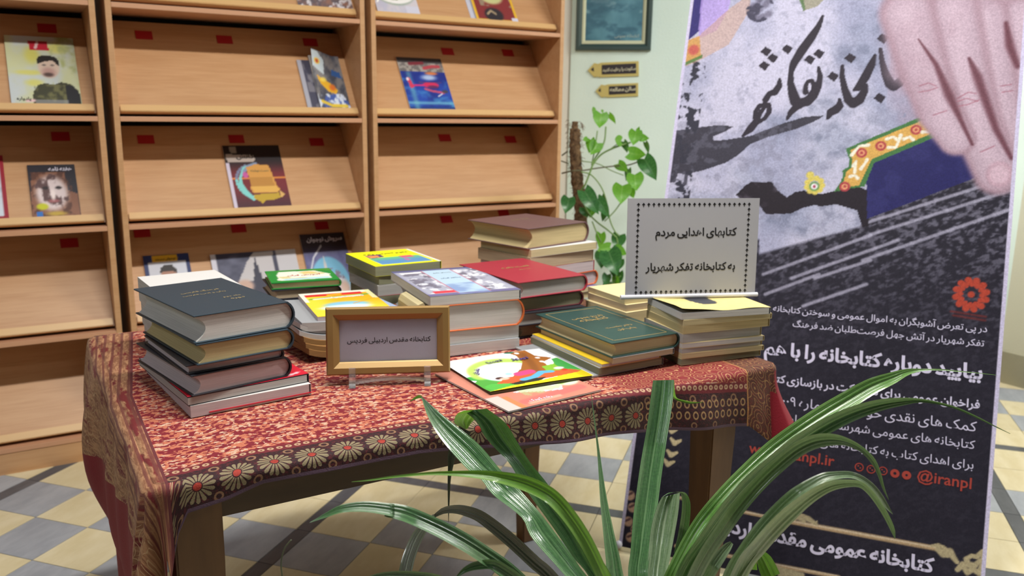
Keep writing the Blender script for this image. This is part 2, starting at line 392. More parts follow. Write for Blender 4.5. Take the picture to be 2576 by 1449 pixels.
# ------------------------------------------------------------------ magazines standing in the bookcases
INK = plain('black_ink', (22, 20, 24), .5); WHITE_INK = plain('white_ink', (222, 218, 235), .5); PAPER_EDGE = plain('paper_edge', (206, 204, 200), .8)
def leaner(row, x0, w, h, paint, label, nx=40, ny=52, thick=.005, curl=None, off=.001, spine=None, letters=(), s0=.027):
    """magazine leaning on a display panel, standing on the lip strip"""
    z = ZS[row]; o0 = panel_pt(x0, s0, z, off)
    t = thing('magazine', label, 'magazine', tuple(o0))
    M = Matrix(((1, 0, 0, 0), (0, DY, -DZ, 0), (0, DZ, DY, 0), (0, 0, 0, 1)))   # local x, up the panel, outwards
    bm = bmesh.new(); abox(bm, 0, w, 0, h, 0, thick, M); bmobj('page_block', bm, spine or PAPER_EDGE, t)
    printed('front_cover', w, h, nx, ny, paint, t, (0, 0, 0), EXP, EYP, thick+.0004, curl)
    fc = [q for q in t.children if q.name.startswith('front_cover')][0]
    for a in letters: lettering('title_lettering', a[0], a[1], fc, tuple(np.array(EXP)*w*a[2]+np.array(EYP)*h*a[3]), EXP, EYP, width=w*a[4], bold=a[5] if len(a) > 5 else 0.02, align='right', lift=thick+.0012)
    return t
def cloud(U, V, a, b, sc=3, seed=1): f = sm(vnoise(U+.01, V+.01, sc, seed), .3, .7)[..., None]; return np.array(a)*(1-f)+np.array(b)*f
def p_soldier(U, V):
    p = Paint(U, V, (0, 0, 0)); p.c = cloud(U, V, (196, 203, 204), (200, 203, 160), 3, 3)
    for (x, y, rx, ry) in ((.36, .72, .1, .12), (.3, .46, .2, .035), (.36, .31, .12, .05), (.72, .83, .14, .08)): p.dot(x, y, rx, (214, 206, 84), .6, ry, .7)
    p.put(sm(vnoise(U, V, 5, 8), .55, .8)*(U > .6), (170, 176, 120))
    p.poly([(.30, .0), (.32, .17), (.40, .28), (.50, .31), (.62, .29), (.74, .33), (.88, .30), (.98, .2), (1, 0)], (62, 62, 44))
    p.put(sm(vnoise(U, V, 9, 5), .5, .7)*(V < .3)*(U > .34)*(U < .95), (110, 108, 70)); p.poly([(.80, 0), (.8, .28), (.9, .28), (.99, .16), (1, .02)], (36, 36, 40))
    p.dot(.585, .545, .155, (214, 190, 172), .12, .155); p.dot(.575, .47, .10, (188, 150, 140), .5, .07); p.dot(.57, .435, .07, (88, 66, 62), .5, .03)
    p.dot(.52, .575, .03, (90, 80, 78), .4, .012); p.dot(.64, .575, .03, (90, 80, 78), .4, .012)
    p.poly([(.43, .59), (.42, .66), (.47, .71), (.58, .725), (.70, .70), (.75, .63), (.73, .56), (.70, .60), (.66, .645), (.56, .635), (.49, .61), (.46, .6)], (34, 32, 30))
    p.poly([(.33, .93), (.61, .93), (.62, .79), (.34, .79)], (186, 30, 52)); p.caps([(.46, .91), (.43, .83)], .02, (225, 190, 190), .3)
    p.caps([(.22, .05), (.32, .055)], .02, (226, 190, 190), .5); p.rect(.35, .8, 0, .07, (150, 150, 152), .7); return p
leaner(3, -.297, .207, .275, p_soldier, 'pale magazine with a dark-haired man in olive clothes under a red box', 60, 80, letters=[('یادواره', INK, .28, .06, .2)])
def p_face(U, V):
    p = Paint(U, V, (34, 32, 44)); p.poly([(.0, 0), (.0, .3), (.05, .7), (.12, .86), (.75, .86), (.8, .5), (1, .42), (1, 0)], (138, 92, 70)); p.put(sm(vnoise(U, V, 9, 2), .5, .62)*(V < .86)*(U < .9), (90, 54, 42))
    p.dot(.45, .45, .33, (222, 205, 205), .25, .33); p.put(sm(vnoise(U, V, 6, 4), .5, .66)*(np.hypot(U-.45, (V-.45)) < .36), (92, 66, 66))
    for x in (.33, .6): p.dot(x, .55, .07, (40, 30, 32), .3, .03)
    p.dot(.47, .3, .12, (160, 92, 96), .4, .03); p.dot(.47, .42, .05, (240, 225, 222), .5, .1); p.dot(.22, .2, .12, (196, 198, 30), .3, .06); p.rect(.1, .22, 0, .1, (40, 110, 190)); p.dot(.5, .06, .2, (190, 160, 60), .6, .04)
    return p
leaner(2, -.27, .146, .205, p_face, 'small dark magazine with a large sunlit face filling its cover', letters=[('هفته نامه', WHITE_INK, .93, .88, .5, .03)])
def p_pale(U, V): p = Paint(U, V, (150, 22, 44)); p.rect(-.1, .94, .04, 1.1, (206, 214, 226)); p.put(sm(vnoise(U, V, 5, 3), .45, .6)*(V < .5)*(U < .93), (176, 190, 205)); return p
leaner(2, -.55, .211, .245, p_pale, 'pale magazine with a dark red edge at the left margin of the photo')
def p_grey(U, V): p = Paint(U, V, (168, 168, 180)); p.rect(.12, 1.1, 0, 1.1, (74, 74, 92)); p.put(sm(vnoise(U, V, 8, 12), .5, .62)*(U > .14), (120, 118, 128)); return p
leaner(3, .690, .15, .225, p_grey, 'grey magazine half hidden behind the curling car magazine')
def p_cars(U, V):
    p = Paint(U, V, (0, 0, 0)); p.c = cloud(U, V, (70, 72, 84), (128, 124, 124), 6, 21); p.poly([(0, 1), (.0, .75), (.35, .62), (.42, .86), (.2, 1)], (196, 208, 214)); p.dot(.17, .83, .1, (226, 190, 60), .2, .05); p.dot(.17, .83, .05, (190, 60, 40), .3, .03)
    p.poly([(.1, .62), (.3, .55), (.6, .42), (.72, .32), (.62, .26), (.4, .3), (.2, .45)], (226, 172, 40)); p.dot(.55, .38, .1, (214, 110, 40), .5, .06); p.dot(.3, .53, .1, (240, 210, 90), .5, .04)
    p.poly([(.1, .02), (.25, .22), (.6, .26), (.95, .12), (1, 0)], (70, 92, 160)); p.put(sm(vnoise(U, V, 9, 5), .5, .6)*(V < .26), (206, 214, 230)); p.caps([(.1, .12), (.4, .04), (.9, .03)], .03, (222, 190, 60), .4); p.poly([(.6, .62), (.95, .55), (.9, .68), (.65, .72)], (50, 90, 150)); return p
leaner(3, .739, .122, .245, p_cars, 'car magazine with a yellow car, its corner curling up, at the end of the shelf', curl=lambda U, V: .05*np.clip(V-.55, 0, 1)*np.clip(1-U*1.3, 0, 1)*2, off=.008)
def p_scroll(U, V):
    p = Paint(U, V, (0, 0, 0)); f = sm(V, .5, .8)[..., None]; p.c = np.array((116, 38, 46))*(1-f)+np.array((26, 20, 24))*f; p.put(sm(V, .35, 0)*.8, (62, 30, 44)); p.rect(0, .055, 0, .72, (206, 196, 216))
    p.rect(0, .1, .8, .84, (200, 190, 186), .3); p.poly([(.03, .78), (.03, .86), (.5, .84), (.53, .77), (.48, .73), (.04, .73)], (178, 164, 156)); p.poly([(.11, .98), (.22, .98), (.23, .88), (.12, .87)], (140, 128, 116)); p.rect(.055, 1, .455, .485, (216, 130, 60))
    for a in np.linspace(.9, 2.4, 14): p.dot(.47+.34*math.cos(math.pi*a/2+.6), .42+.27*math.sin(math.pi*a/2+.6), .028, (128, 206, 206) if a > 1.5 else (120, 130, 160), .2)
    p.caps([(.5, .69), (.3, .62), (.2, .48), (.19, .38), (.24, .25), (.36, .14)], [.03, .035, .02, .035, .05, .03], (130, 206, 204), .2); p.caps([(.52, .70), (.38, .66), (.29, .58)], .025, (130, 146, 176), .3); p.dot(.30, .52, .05, (196, 90, 160), .3, .05)
    p.poly([(.33, .64), (.5, .69), (.74, .67), (.82, .32), (.86, .28), (.8, .23), (.37, .23), (.34, .3), (.37, .4)], (210, 152, 74)); p.poly([(.35, .48), (.75, .48), (.78, .32), (.36, .34)], (186, 132, 60)); p.poly([(.36, .33), (.8, .33), (.85, .27), (.79, .235), (.4, .24)], (222, 172, 84))
    p.poly([(.36, .15), (.38, .2), (.55, .215), (.82, .225), (.84, .15), (.7, .11), (.58, .115), (.5, .06), (.46, .1)], (190, 158, 48)); p.poly([(.84, .14), (.85, .26), (.93, .2)], (214, 170, 100)); return p
leaner(2, .394, .218, .276, p_scroll, 'dark red magazine with a golden parchment scroll, alone on its shelf', 60, 76, letters=[('دانش', INK, .5, .79, .3, .03), ('دست نوشته', plain('olive_ink', (120, 110, 70), .6), .72, .57, .32, .02)])
def p_man(U, V):
    p = Paint(U, V, (36, 52, 104)); p.rect(.1, .9, 0, .87, (206, 210, 224)); p.dot(.47, .93, .28, (214, 168, 40), .08, .055); p.rect(.2, .74, .875, .985, (214, 168, 40)); p.rect(.3, .6, .985, 1, (36, 60, 80)); p.dot(.5, .62, .17, (176, 130, 112), .15, .17); p.poly([(.31, .68), (.34, .77), (.45, .82), (.6, .81), (.69, .73), (.69, .66), (.6, .7), (.4, .7)], (44, 40, 42)); p.poly([(.1, 0), (.2, .35), (.5, .45), (.8, .35), (.9, 0)], (54, 56, 66)); return p
leaner(1, .077, .163, .238, p_man, 'blue-bordered magazine with a man under a yellow title box', letters=[('نوجوان مسجد', INK, .7, .905, .45, .02)])
def p_meet(U, V):
    p = Paint(U, V, (0, 0, 0)); p.c = cloud(U, V, (96, 98, 122), (60, 62, 84), 4, 31); p.rect(0, .05, 0, 1, (206, 206, 220)); p.poly([(.25, .4), (.4, .8), (.5, 1), (.72, 1), (.7, .5)], (196, 192, 196)); p.poly([(.4, 0), (.46, .6), (.5, .9), (.53, .6), (.6, .1)], (52, 52, 72)); p.dot(.33, .35, .1, (200, 166, 150), .3, .12); p.rect(.76, 1, 0, 1, (198, 196, 202)); p.put(sm(vnoise(U, V, 12, 8), .58, .7)*(U > .8)*(V < .7), (150, 150, 160)); return p
leaner(1, .318, .335, .223, p_meet, 'wide grey magazine lying open above the green children\'s book', 60, 40)
def p_mosque(U, V):
    p = Paint(U, V, (0, 0, 0)); f = sm(V, .6, .85)[..., None]; p.c = cloud(U, V, (110, 112, 158), (84, 84, 132), 6, 41)*(1-f)+np.array((52, 46, 56))*f; p.dot(.48, .2, .42, (122, 190, 224), .05, .42); p.caps([(.02, .3), (.2, .62), (.42, .8)], .015, (210, 212, 224), .4); p.dot(.5, .1, .36, (206, 206, 214), .2, .25); p.put(sm(vnoise(U, V, 14, 4), .5, .6)*(np.hypot(U-.5, V-.1) < .34), (132, 118, 140)); p.caps([(.42, .3), (.42, .62)], [.05, .01], (206, 206, 206), .3); p.dot(.75, .12, .1, (206, 176, 160), .5, .1); return p
leaner(1, .684, .19, .285, p_mosque, 'violet magazine with a white domed shrine under a blue arch', 50, 70, letters=[('سروش نوجوان', WHITE_INK, .93, .88, .8, .03)])
def p_strip(U, V): p = Paint(U, V, (0, 0, 0)); p.c = cloud(U, V, (150, 110, 96), (96, 88, 96), 9, 51); p.put(sm(vnoise(U, V, 14, 3), .5, .6), (212, 206, 210)); return p
leaner(4, .668, .216, .28, p_strip, 'busy colourful magazine on the topmost shelf in view')
def p_plate(U, V):
    p = Paint(U, V, (0, 0, 0)); p.c = cloud(U, V, (206, 200, 208), (186, 186, 206), 5, 61); p.dot(.5, .4, .47, (150, 168, 152), .1, .24); p.dot(.5, .44, .5, (238, 236, 236), .04, .25); p.dot(.5, .47, .4, (214, 206, 196), .05, .2); p.dot(.5, .48, .36, (160, 84, 54), .3, .17); p.put(sm(vnoise(U, V, 14, 3), .55, .6)*(np.hypot(U-.5, (V-.48)*1.6) < .36), (90, 120, 50)); p.rect(.7, 1, .02, .16, (206, 206, 222)); p.caps([(.05, .2), (.2, .36)], .015, (250, 250, 250), .4); return p
leaner(4, .985, .184, .26, p_plate, 'cookery magazine with a white plate of food on its cover', 50, 60)
def p_nat(U, V): p = Paint(U, V, (222, 176, 52)); p.rect(.06, .94, .03, .97, (132, 52, 54)); p.dot(.45, .12, .22, (48, 44, 50), .15, .14); p.dot(.5, .5, .28, (196, 196, 140), .2, .16); p.put(sm(vnoise(U, V, 8, 4), .55, .65)*(V > .3)*(U > .06)*(U < .94), (150, 130, 110)); p.rect(.85, 1, 0, .08, (206, 206, 226)); p.caps([(.3, .13), (.4, .2), (.5, .14)], .02, (170, 150, 120), .4); return p
leaner(4, 1.428, .205, .26, p_nat, 'yellow-framed magazine with a dark red cover, upper right', 44, 56, off=.0025)
leaner(4, 1.405, .2, .255, lambda U, V: Paint(U, V, (196, 198, 214)), 'pale magazine peeping out from behind the yellow-framed one', 8, 8, off=.0002, thick=.0006)
def p_heli(U, V):
    p = Paint(U, V, (0, 0, 0)); p.c = cloud(U, V, (34, 70, 170), (24, 44, 132), 3, 71); p.put(sm(vnoise(U, V*2, 3, 9), .5, .75)*(V < .6)*.8, (70, 150, 206)); p.rect(0, 1, 0, .06, (24, 60, 130)); p.put(sm(np.abs(V-.13), .05, 0)*.8, (110, 180, 206)); p.put(sm(np.abs(U-.17), .1, 0)*.5*(V < .72), (120, 190, 190))
    p.rect(0, 1, .73, 1, (110, 106, 106)); p.put(sm(vnoise(U, V, 16, 4), .45, .6)*(V > .73), (160, 156, 150)); p.rect(0, 1, .9, 1, (58, 56, 60)); p.caps([(.55, .8), (.75, .84), (.9, .84)], .03, (176, 66, 78), .4); p.caps([(.25, .88), (.55, .9)], .03, (120, 44, 56), .4); p.dot(.68, .7, .14, (206, 120, 70), .4, .03); p.dot(.6, .62, .16, (170, 190, 226), .6, .05)
    p.dot(.6, .475, .18, (206, 44, 92), .15, .055); p.dot(.64, .44, .12, (96, 44, 90), .3, .03); p.caps([(.44, .47), (.2, .46)], [.018, .014], (206, 50, 120), .3); p.poly([(.1, .6), (.16, .62), (.2, .5), (.22, .43), (.14, .4), (.12, .5)], (206, 60, 90)); p.dot(.12, .58, .03, (236, 220, 230), .3); p.caps([(.45, .4), (.6, .36), (.85, .33)], .02, (190, 80, 110), .3); p.dot(.88, .355, .07, (70, 66, 76), .3, .03); p.caps([(.7, .26), (.8, .31)], .008, (230, 230, 240), .3); p.caps([(.35, .52), (.85, .53)], .008, (90, 60, 100), .3); return p
leaner(3, 1.121, .208, .262, p_heli, 'blue magazine with a red helicopter on its cover', 60, 76)

# ------------------------------------------------------------------ table and cloth
XL, XR, YF, YB, TZ = -.195, 1.022, -2.03, -1.15, .7462
WOODM, nt, p, out = new_mat('dark_wood'); g = G(nt); o_ = g.obj()
f = g.noise(g.mapping(o_, (12, 12, 1.6)), 1.0, 5, .6); nt.links.new(g.mix(g.ss(f, .3, .7), rgb(122, 86, 52), rgb(94, 64, 38)), p.inputs['Base Color']); p.inputs['Roughness'].default_value = .5
WOODH, nt, p, out = new_mat('dark_wood_rail'); g = G(nt); o_ = g.obj()
f = g.noise(g.mapping(o_, (1.6, 12, 12)), 1.0, 5, .6); nt.links.new(g.mix(g.ss(f, .3, .7), rgb(92, 68, 42), rgb(66, 47, 30)), p.inputs['Base Color']); p.inputs['Roughness'].default_value = .5
tb = thing('table', 'wooden table with tapered legs under the red patterned cloth', 'table', ((XL+XR)/2, (YF+YB)/2, 0))
cx_, cy_ = (XL+XR)/2, (YF+YB)/2
box('table_top', XL-cx_+.002, XR-cx_-.002, YF-cy_+.002, YB-cy_-.002, .722, .7435, WOODH, tb, .002)
box('apron', -.15-cx_, .92-cx_, -2.012-cy_, -1.99-cy_, .669, .7215, WOODH, tb); box('apron', -.15-cx_, .92-cx_, -1.25-cy_, -1.228-cy_, .669, .7215, WOODH, tb)
box('apron', -.160-cx_, -.140-cx_, -1.98-cy_, -1.26-cy_, .669, .7215, WOODH, tb); box('apron', .925-cx_, .945-cx_, -1.98-cy_, -1.26-cy_, .669, .7215, WOODH, tb)
for lx, ly, s in ((-.138, -1.985, 1), (.905, -1.985, -1), (-.138, -1.25, 1), (.905, -1.25, -1)):
    bm = bmesh.new(); a, b = .034, .021
    q = [(-a, -a), (a, -a), (a, a), (-a, a)]; top = [bm.verts.new((lx-cx_+x, ly-cy_+y, .7215)) for x, y in q]; mid = [bm.verts.new((lx-cx_+x, ly-cy_+y, .6)) for x, y in q]
    bot = [bm.verts.new((lx-cx_+x*b/a, ly-cy_+y*b/a, 0)) for x, y in q]
    for r0, r1 in ((top, mid), (mid, bot)):
        for k in range(4): bm.faces.new([r0[k], r0[(k+1) % 4], r1[(k+1) % 4], r1[k]])
    bm.faces.new(top); bm.faces.new(bot[::-1]); bmesh.ops.bevel(bm, geom=bm.edges[:], offset=.003, segments=2, affect='EDGES'); bmobj('leg', bm, WOODM, tb)

def interp(x, pts): return float(np.interp(x, [a for a, b in pts], [b for a, b in pts]))
def hf(x): return interp(x, [(-.2, .30), (-.185, .16), (-.172, .085), (-.155, .052), (-.1, .045), (-.05, .032), (.2, .036), (.45, .068), (.64, .085), (.94, .125), (1.0, .17), (1.022, .18)])
def hl(y): return interp(y, [(-2.03, .62), (-1.30, .62), (-1.24, .50), (-1.19, .40), (-1.15, .375)])
def thr(y): return interp(y, [(-2.03, .7), (-2.0, .14), (-1.85, .12), (-1.6, .16), (-1.15, .24)])
def hr(y): return interp(y, [(-2.03, .19), (-1.9, .21), (-1.6, .2), (-1.15, .2)])
def shf(x, y): return interp(y, [(-2.03, 0), (-1.62, .004), (-1.15, .062)])*(1-float(sm(x, -.05, .1)))
# perimeter: position, outward normal, drop, 'a' and 'fd' directions
per = []
for y in np.linspace(YB, YF+.012, 90): per.append(((XL, y), (-1, 0), hl(y), 'L'))
for k in range(1, 12):
    t = k/12*math.pi/2; h = hl(YF)*(1-sm(k/12, .45, .95))+hf(XL+.02)*sm(k/12, .45, .95); per.append(((XL+.012-.012*math.cos(t), YF+.012-.012*math.sin(t)), (-math.cos(t), -math.sin(t)), float(h), 'CL'))
for x in np.linspace(XL+.012, XR-.012, 170): per.append(((x, YF), (0, -1), hf(x), 'F'))
for k in range(1, 10):
    t = k/10*math.pi/2; per.append(((XR-.012+.012*math.sin(t), YF+.012-.012*math.cos(t)), (math.sin(t), -math.cos(t)), .18+.015*math.sin(2*t), 'CR'))
for y in np.linspace(YF+.012, YB, 70): per.append(((XR, y), (1, 0), hr(y), 'R'))
nP = len(per); NT = 30; V = []; A = []; Fc = []
for i, ((x, y), n, h, tagk) in enumerate(per):
    for j in range(NT+1):
        t = j/NT; l = t*h; r = .012
        if l < r*1.5708: off = r*math.sin(l/r); dz = -r*(1-math.cos(l/r))
        else: off = r; dz = -r-(l-r*1.5708)
        e = sm(l, .01, .25)
        if tagk == 'L': q = y-YF; kk = math.sin(math.pi*min(1.0, l/.40)); off += kk*(.014+.018*float(sm(y, -1.6, -1.2))+.007*math.sin(20*q+.6)+.004*math.sin(47*q+1.1))+.006*float(e)*math.sin(26*q+2)-.012*float(sm(l, .25, .4))
        elif tagk == 'CL': off += .035*float(e)*math.sin(2*math.pi*i/9.0)+.015*float(e)
        elif tagk == 'F': off += .006*float(sm(l, .01, .1))*(1+math.sin(17*x)+.6*math.sin(41*x))
        elif tagk == 'CR': off += .085*float(sm(l, .02, .24))
        else: off += .02*float(e)*(1.3+math.sin(19*y))
        if tagk == 'F' and x > .9: off += .02*float(sm(l, .02, .2))*float(sm(x, .9, 1.01))
        if tagk == 'R': off += .065*float(sm(l, .02, .26))*float(sm(-y, 1.6, 2.0))
        V.append((x+n[0]*off, y+n[1]*off, TZ+dz)); rem = h-l
        a = x+n[0]*l-shf(x, y); fd = (y-YF)+hf(min(max(x, -.15), 1.0))+n[1]*l*1.0 if tagk in ('L', 'R', 'CL', 'CR') else (h-l)
        A.append((a, max(fd, 0.0), (thr(y)-l+.098) if tagk == 'L' else (.118-l) if tagk == 'R' or (tagk == 'CR' and abs(n[0]) > .15) or (tagk == 'F' and x > 1.0 and l > .06) else 9.0))
for i in range(nP-1):
    for j in range(NT): a = i*(NT+1)+j; Fc.append((a, a+1, a+NT+2, a+NT+1))
# back drop, short
for x in np.linspace(XL, XR, 40):
    for l in (0, .03, .06, .09): V.append((x, YB+.01*min(1, l*50), TZ-l)); A.append((x, .88+l, 9.0))
b0 = nP*(NT+1)
for i in range(39):
    for j in range(3): a = b0+i*4+j; Fc.append((a, a+4, a+5, a+1))
# flat top
xs = np.concatenate([[XL], np.linspace(XL+.012, XR-.012, 150), [XR]]); ys = np.concatenate([[YF], np.linspace(YF+.012, YB, 90)]); t0 = len(V)
for y in ys:
    for x in xs:
        if x in (XL, XR) and y == YF: x2 = x+(.0035 if x == XL else -.0035); y2 = y+.0035
        else: x2, y2 = x, y
        ed = min(1, max(0, min(x-XL, XR-x, y-YF, YB-y)/.04))
        w = .0009*math.sin(31*x+9*y)*math.sin(23*y-7*x)*ed
        V.append((x2, y2, TZ+w)); A.append((x-shf(x, y), (y-YF)+hf(min(max(x, -.15), 1.0)), 9.0))
nx_ = len(xs)
for j in range(len(ys)-1):
    for i in range(nx_-1): a = t0+j*nx_+i; Fc.append((a, a+1, a+nx_+1, a+nx_))
me = bpy.data.meshes.new('tablecloth'); me.from_pydata(V, [], Fc); me.update()
at_ = me.attributes.new('pat', 'FLOAT_VECTOR', 'POINT'); at_.data.foreach_set('vector', np.array(A, np.float32).ravel())
bm = bmesh.new(); bm.from_mesh(me); bmesh.ops.recalc_face_normals(bm, faces=bm.faces); bm.to_mesh(me); bm.free(); me.shade_smooth()
CLOTH, nt, p, out = new_mat('woven_termeh'); g = G(nt)
k = g.n('ShaderNodeAttribute', attribute_name='pat'); pa, fd, hd = g.sep(k.outputs['Vector'])
P2 = g.xyz(pa, fd)
def nvec(sx, sy): return g.xyz(pa*sx, fd*sy)
# field: rows of small peach, cream and crimson motifs
v1 = g.voro(nvec(150., 210.), 1.0); v1c = S(g, v1.outputs['Color']); h1 = g.sep(v1.outputs['Color'])[0]
rows = g.m('SINE', fd*(6.2832/.026)+g.noise(nvec(30., 30.), 1.0, 2)*5.0)
nA = g.noise(nvec(170., 300.), 1.0, 3, .7)
field = g.mix(g.ss(h1+rows*.22, .40, .50), rgb(116, 20, 34), rgb(184, 108, 80))
field = g.mix(g.ss(nA, .56, .62), field, rgb(128, 28, 42)); field = g.mix((g.ss(h1, .78, .84))*g.ss(nA, .42, .5), field, rgb(196, 166, 142))
# flower row
FS = .056
cx = (g.m('FRACT', pa/FS)-.5)*FS; cyy = fd-.034
rr = g.m('SQRT', cx*cx+cyy*cyy); th = g.m('ARCTAN2', cyy, cx); pet = g.m('ABSOLUTE', g.m('COSINE', th*8.0))
petal = rr.lt(pet*.006+.0195)*rr.gt(.0075)*pet.gt(.5)
band = g.mix(g.ss(g.noise(nvec(160., 160.), 1.0, 3, .7), .5, .6), rgb(44, 15, 21), rgb(78, 24, 30))
cx2 = (g.m('FRACT', pa/FS+.5)-.5)*FS; r2 = g.m('SQRT', cx2*cx2+(fd-.062)*(fd-.062)); r3 = g.m('SQRT', cx2*cx2+(fd-.010)*(fd-.010))
band = g.mix(r2.lt(.008)*r2.gt(.0045)+r3.lt(.007)*r3.gt(.004), band, rgb(130, 96, 72))
petal = petal*pa.lt(.655)
ox = (g.m('FRACT', pa/.019)-.5)*.019; ov1 = g.m('ABSOLUTE', g.m('SQRT', ox*ox+(fd-.030)*(fd-.030)*.6)-.0052).lt(.0013); ov2 = g.m('ABSOLUTE', g.m('SQRT', ox*ox+(fd-.052)*(fd-.052)*.6)-.0052).lt(.0013)
band = g.mix((ov1+ov2)*pa.gt(.655), band, rgb(158, 124, 84))
band = g.mix(petal, band, rgb(132, 118, 90)); band = g.mix(rr.lt(.0058)*pa.lt(.655), band, rgb(156, 50, 38)); band = g.mix(fd.lt(.006), band, rgb(88, 66, 84))
# bead row over the flowers
bx = (g.m('FRACT', pa/.014)-.5)*.014; rb = g.m('SQRT', bx*bx+(fd-.084)*(fd-.084)); trans = g.mix(rb.lt(.0052)*rb.gt(.0018), rgb(104, 28, 36), rgb(176, 142, 112))
col = g.mix(g.ss(fd, .0905, .094), trans, field); col = g.mix(g.ss(fd, .072, .0735), band, col)
# side borders
br = g.voro(nvec(36., 36.), 1.0, 'F1'); bd = S(g, br.outputs['Distance']); ring = g.m('ABSOLUTE', g.m('SINE', bd*15.0))
nB = g.noise(nvec(120., 26.), 1.0, 4, .7)
lb = g.mix(g.ss(nB, .42, .6), rgb(134, 88, 62), rgb(176, 130, 94)); lb = g.mix(g.ss(g.noise(nvec(45., 14.), 1.0, 3), .52, .62), lb, rgb(112, 34, 36))
st = g.m('SINE', pa*(6.2832/.017)+g.m('SINE', fd*6.0)*.5); lb = g.mix(g.ss(st, .3, .8)*(pa.gt(-.262))*.85, lb, rgb(104, 52, 46))
lb = g.mix(ring.lt(.25)*pa.lt(-.26)*.7, lb, rgb(196, 164, 124))
rbd = g.mix(ring.lt(.28), rgb(78, 40, 28), rgb(150, 112, 70)); rbd = g.mix(g.ss(nA, .55, .65), rbd, rgb(120, 34, 36))
fd3 = g.mix(ring.lt(.18), rgb(122, 34, 36), rgb(196, 156, 104))      # paisley part at the right of the front
col = g.mix(g.ss(pa, .62, .66)*g.ss(fd, .093, .096), col, fd3)
seam = g.m('ABSOLUTE', pa+.178).lt(.0022)
col = g.mix(pa.lt(-.178), col, lb); col = g.mix(pa.gt(.935), col, rbd); col = g.mix(seam, col, rgb(96, 40, 44)); col = g.mix(g.m('ABSOLUTE', pa-.935).lt(.0015), col, rgb(170, 120, 70))
col = g.mix(hd.lt(.098), col, rgb(124, 16, 32)); nt.links.new(col, p.inputs['Base Color'])
p.inputs['Roughness'].default_value = .72; p.inputs['Sheen Weight'].default_value = .05; p.inputs['Specular IOR Level'].default_value = .3
g.bump(p, g.noise(nvec(420., 420.), 1.0, 2)+nA*.8, .5, .0012)
me.materials.append(CLOTH)
cloth = bpy.data.objects.new('tablecloth', me); COL.objects.link(cloth)
tag(cloth, 'red and gold patterned tablecloth with a daisy border and plain red ends', 'tablecloth')
sol = cloth.modifiers.new('s', 'SOLIDIFY'); sol.thickness = .0012; sol.offset = -1
# fringe: fine threads along the left hem
bm = bmesh.new(); FR = plain('fringe_thread', (70, 14, 24), .8)
for i in range(0, 90, 1):
    (x, y), n, h, k_ = per[i]; v = V[i*(NT+1)+NT]
    for q in range(3):
        d = Vector((random.uniform(-.006, .006), random.uniform(-.012, .004), -random.uniform(.006, .022))); o_ = Vector(v)+Vector((0, random.uniform(-.005, .005), 0))
        tube(bm, [o_, o_+d*.5+Vector((random.uniform(-.003, .003), 0, 0)), o_+d], .0007, 3, False)
tag(bmobj('fringe', bm, FR, cloth), kind='stuff')

# ------------------------------------------------------------------ books
def pages_mat(name, c):
    if name in MATS: return MATS[name]
    m, nt, p, out = new_mat(name); g = G(nt); o = g.obj(); x, y, z = g.sep(o)
    n = g.noise(g.xyz(x*3., y*3., z*900.), 1.0, 3, .7); n2 = g.noise(g.xyz(x*5., y*5., z*140.), 1.0, 2)
    c = np.array(rgb(*c)); a = tuple(c[:3]*.80)+(1,); b = tuple(np.minimum(c[:3]*1.08, 1))+(1,)
    nt.links.new(g.mix(g.ss(n*.6+n2*.4, .34, .66), a, b), p.inputs['Base Color']); p.inputs['Roughness'].default_value = .8; p.inputs['Specular IOR Level'].default_value = .2
    g.bump(p, n, .25, .0008); MATS[name] = m; return m
PG = {'white': pages_mat('white_pages', (206, 204, 200)), 'cream': pages_mat('cream_pages', (196, 178, 132)), 'grey': pages_mat('grey_pages', (178, 176, 172)), 'tan': pages_mat('tan_pages', (186, 166, 138)), 'ivory': pages_mat('ivory_pages', (206, 192, 150)), 'pink': pages_mat('pinkish_pages', (198, 184, 186)), 'dim': pages_mat('dim_pages', (138, 138, 112)), 'kraft': pages_mat('kraft_pages', (132, 102, 62))}
GOLD = plain('gold_foil', (176, 148, 92), .4, spec=.6); GOLD2 = plain('faded_gold_foil', (150, 134, 98), .5)
def clothbound(name, c, rough=.45): return plain(name, c, rough, bump=.25, bscale=900, spec=.5)
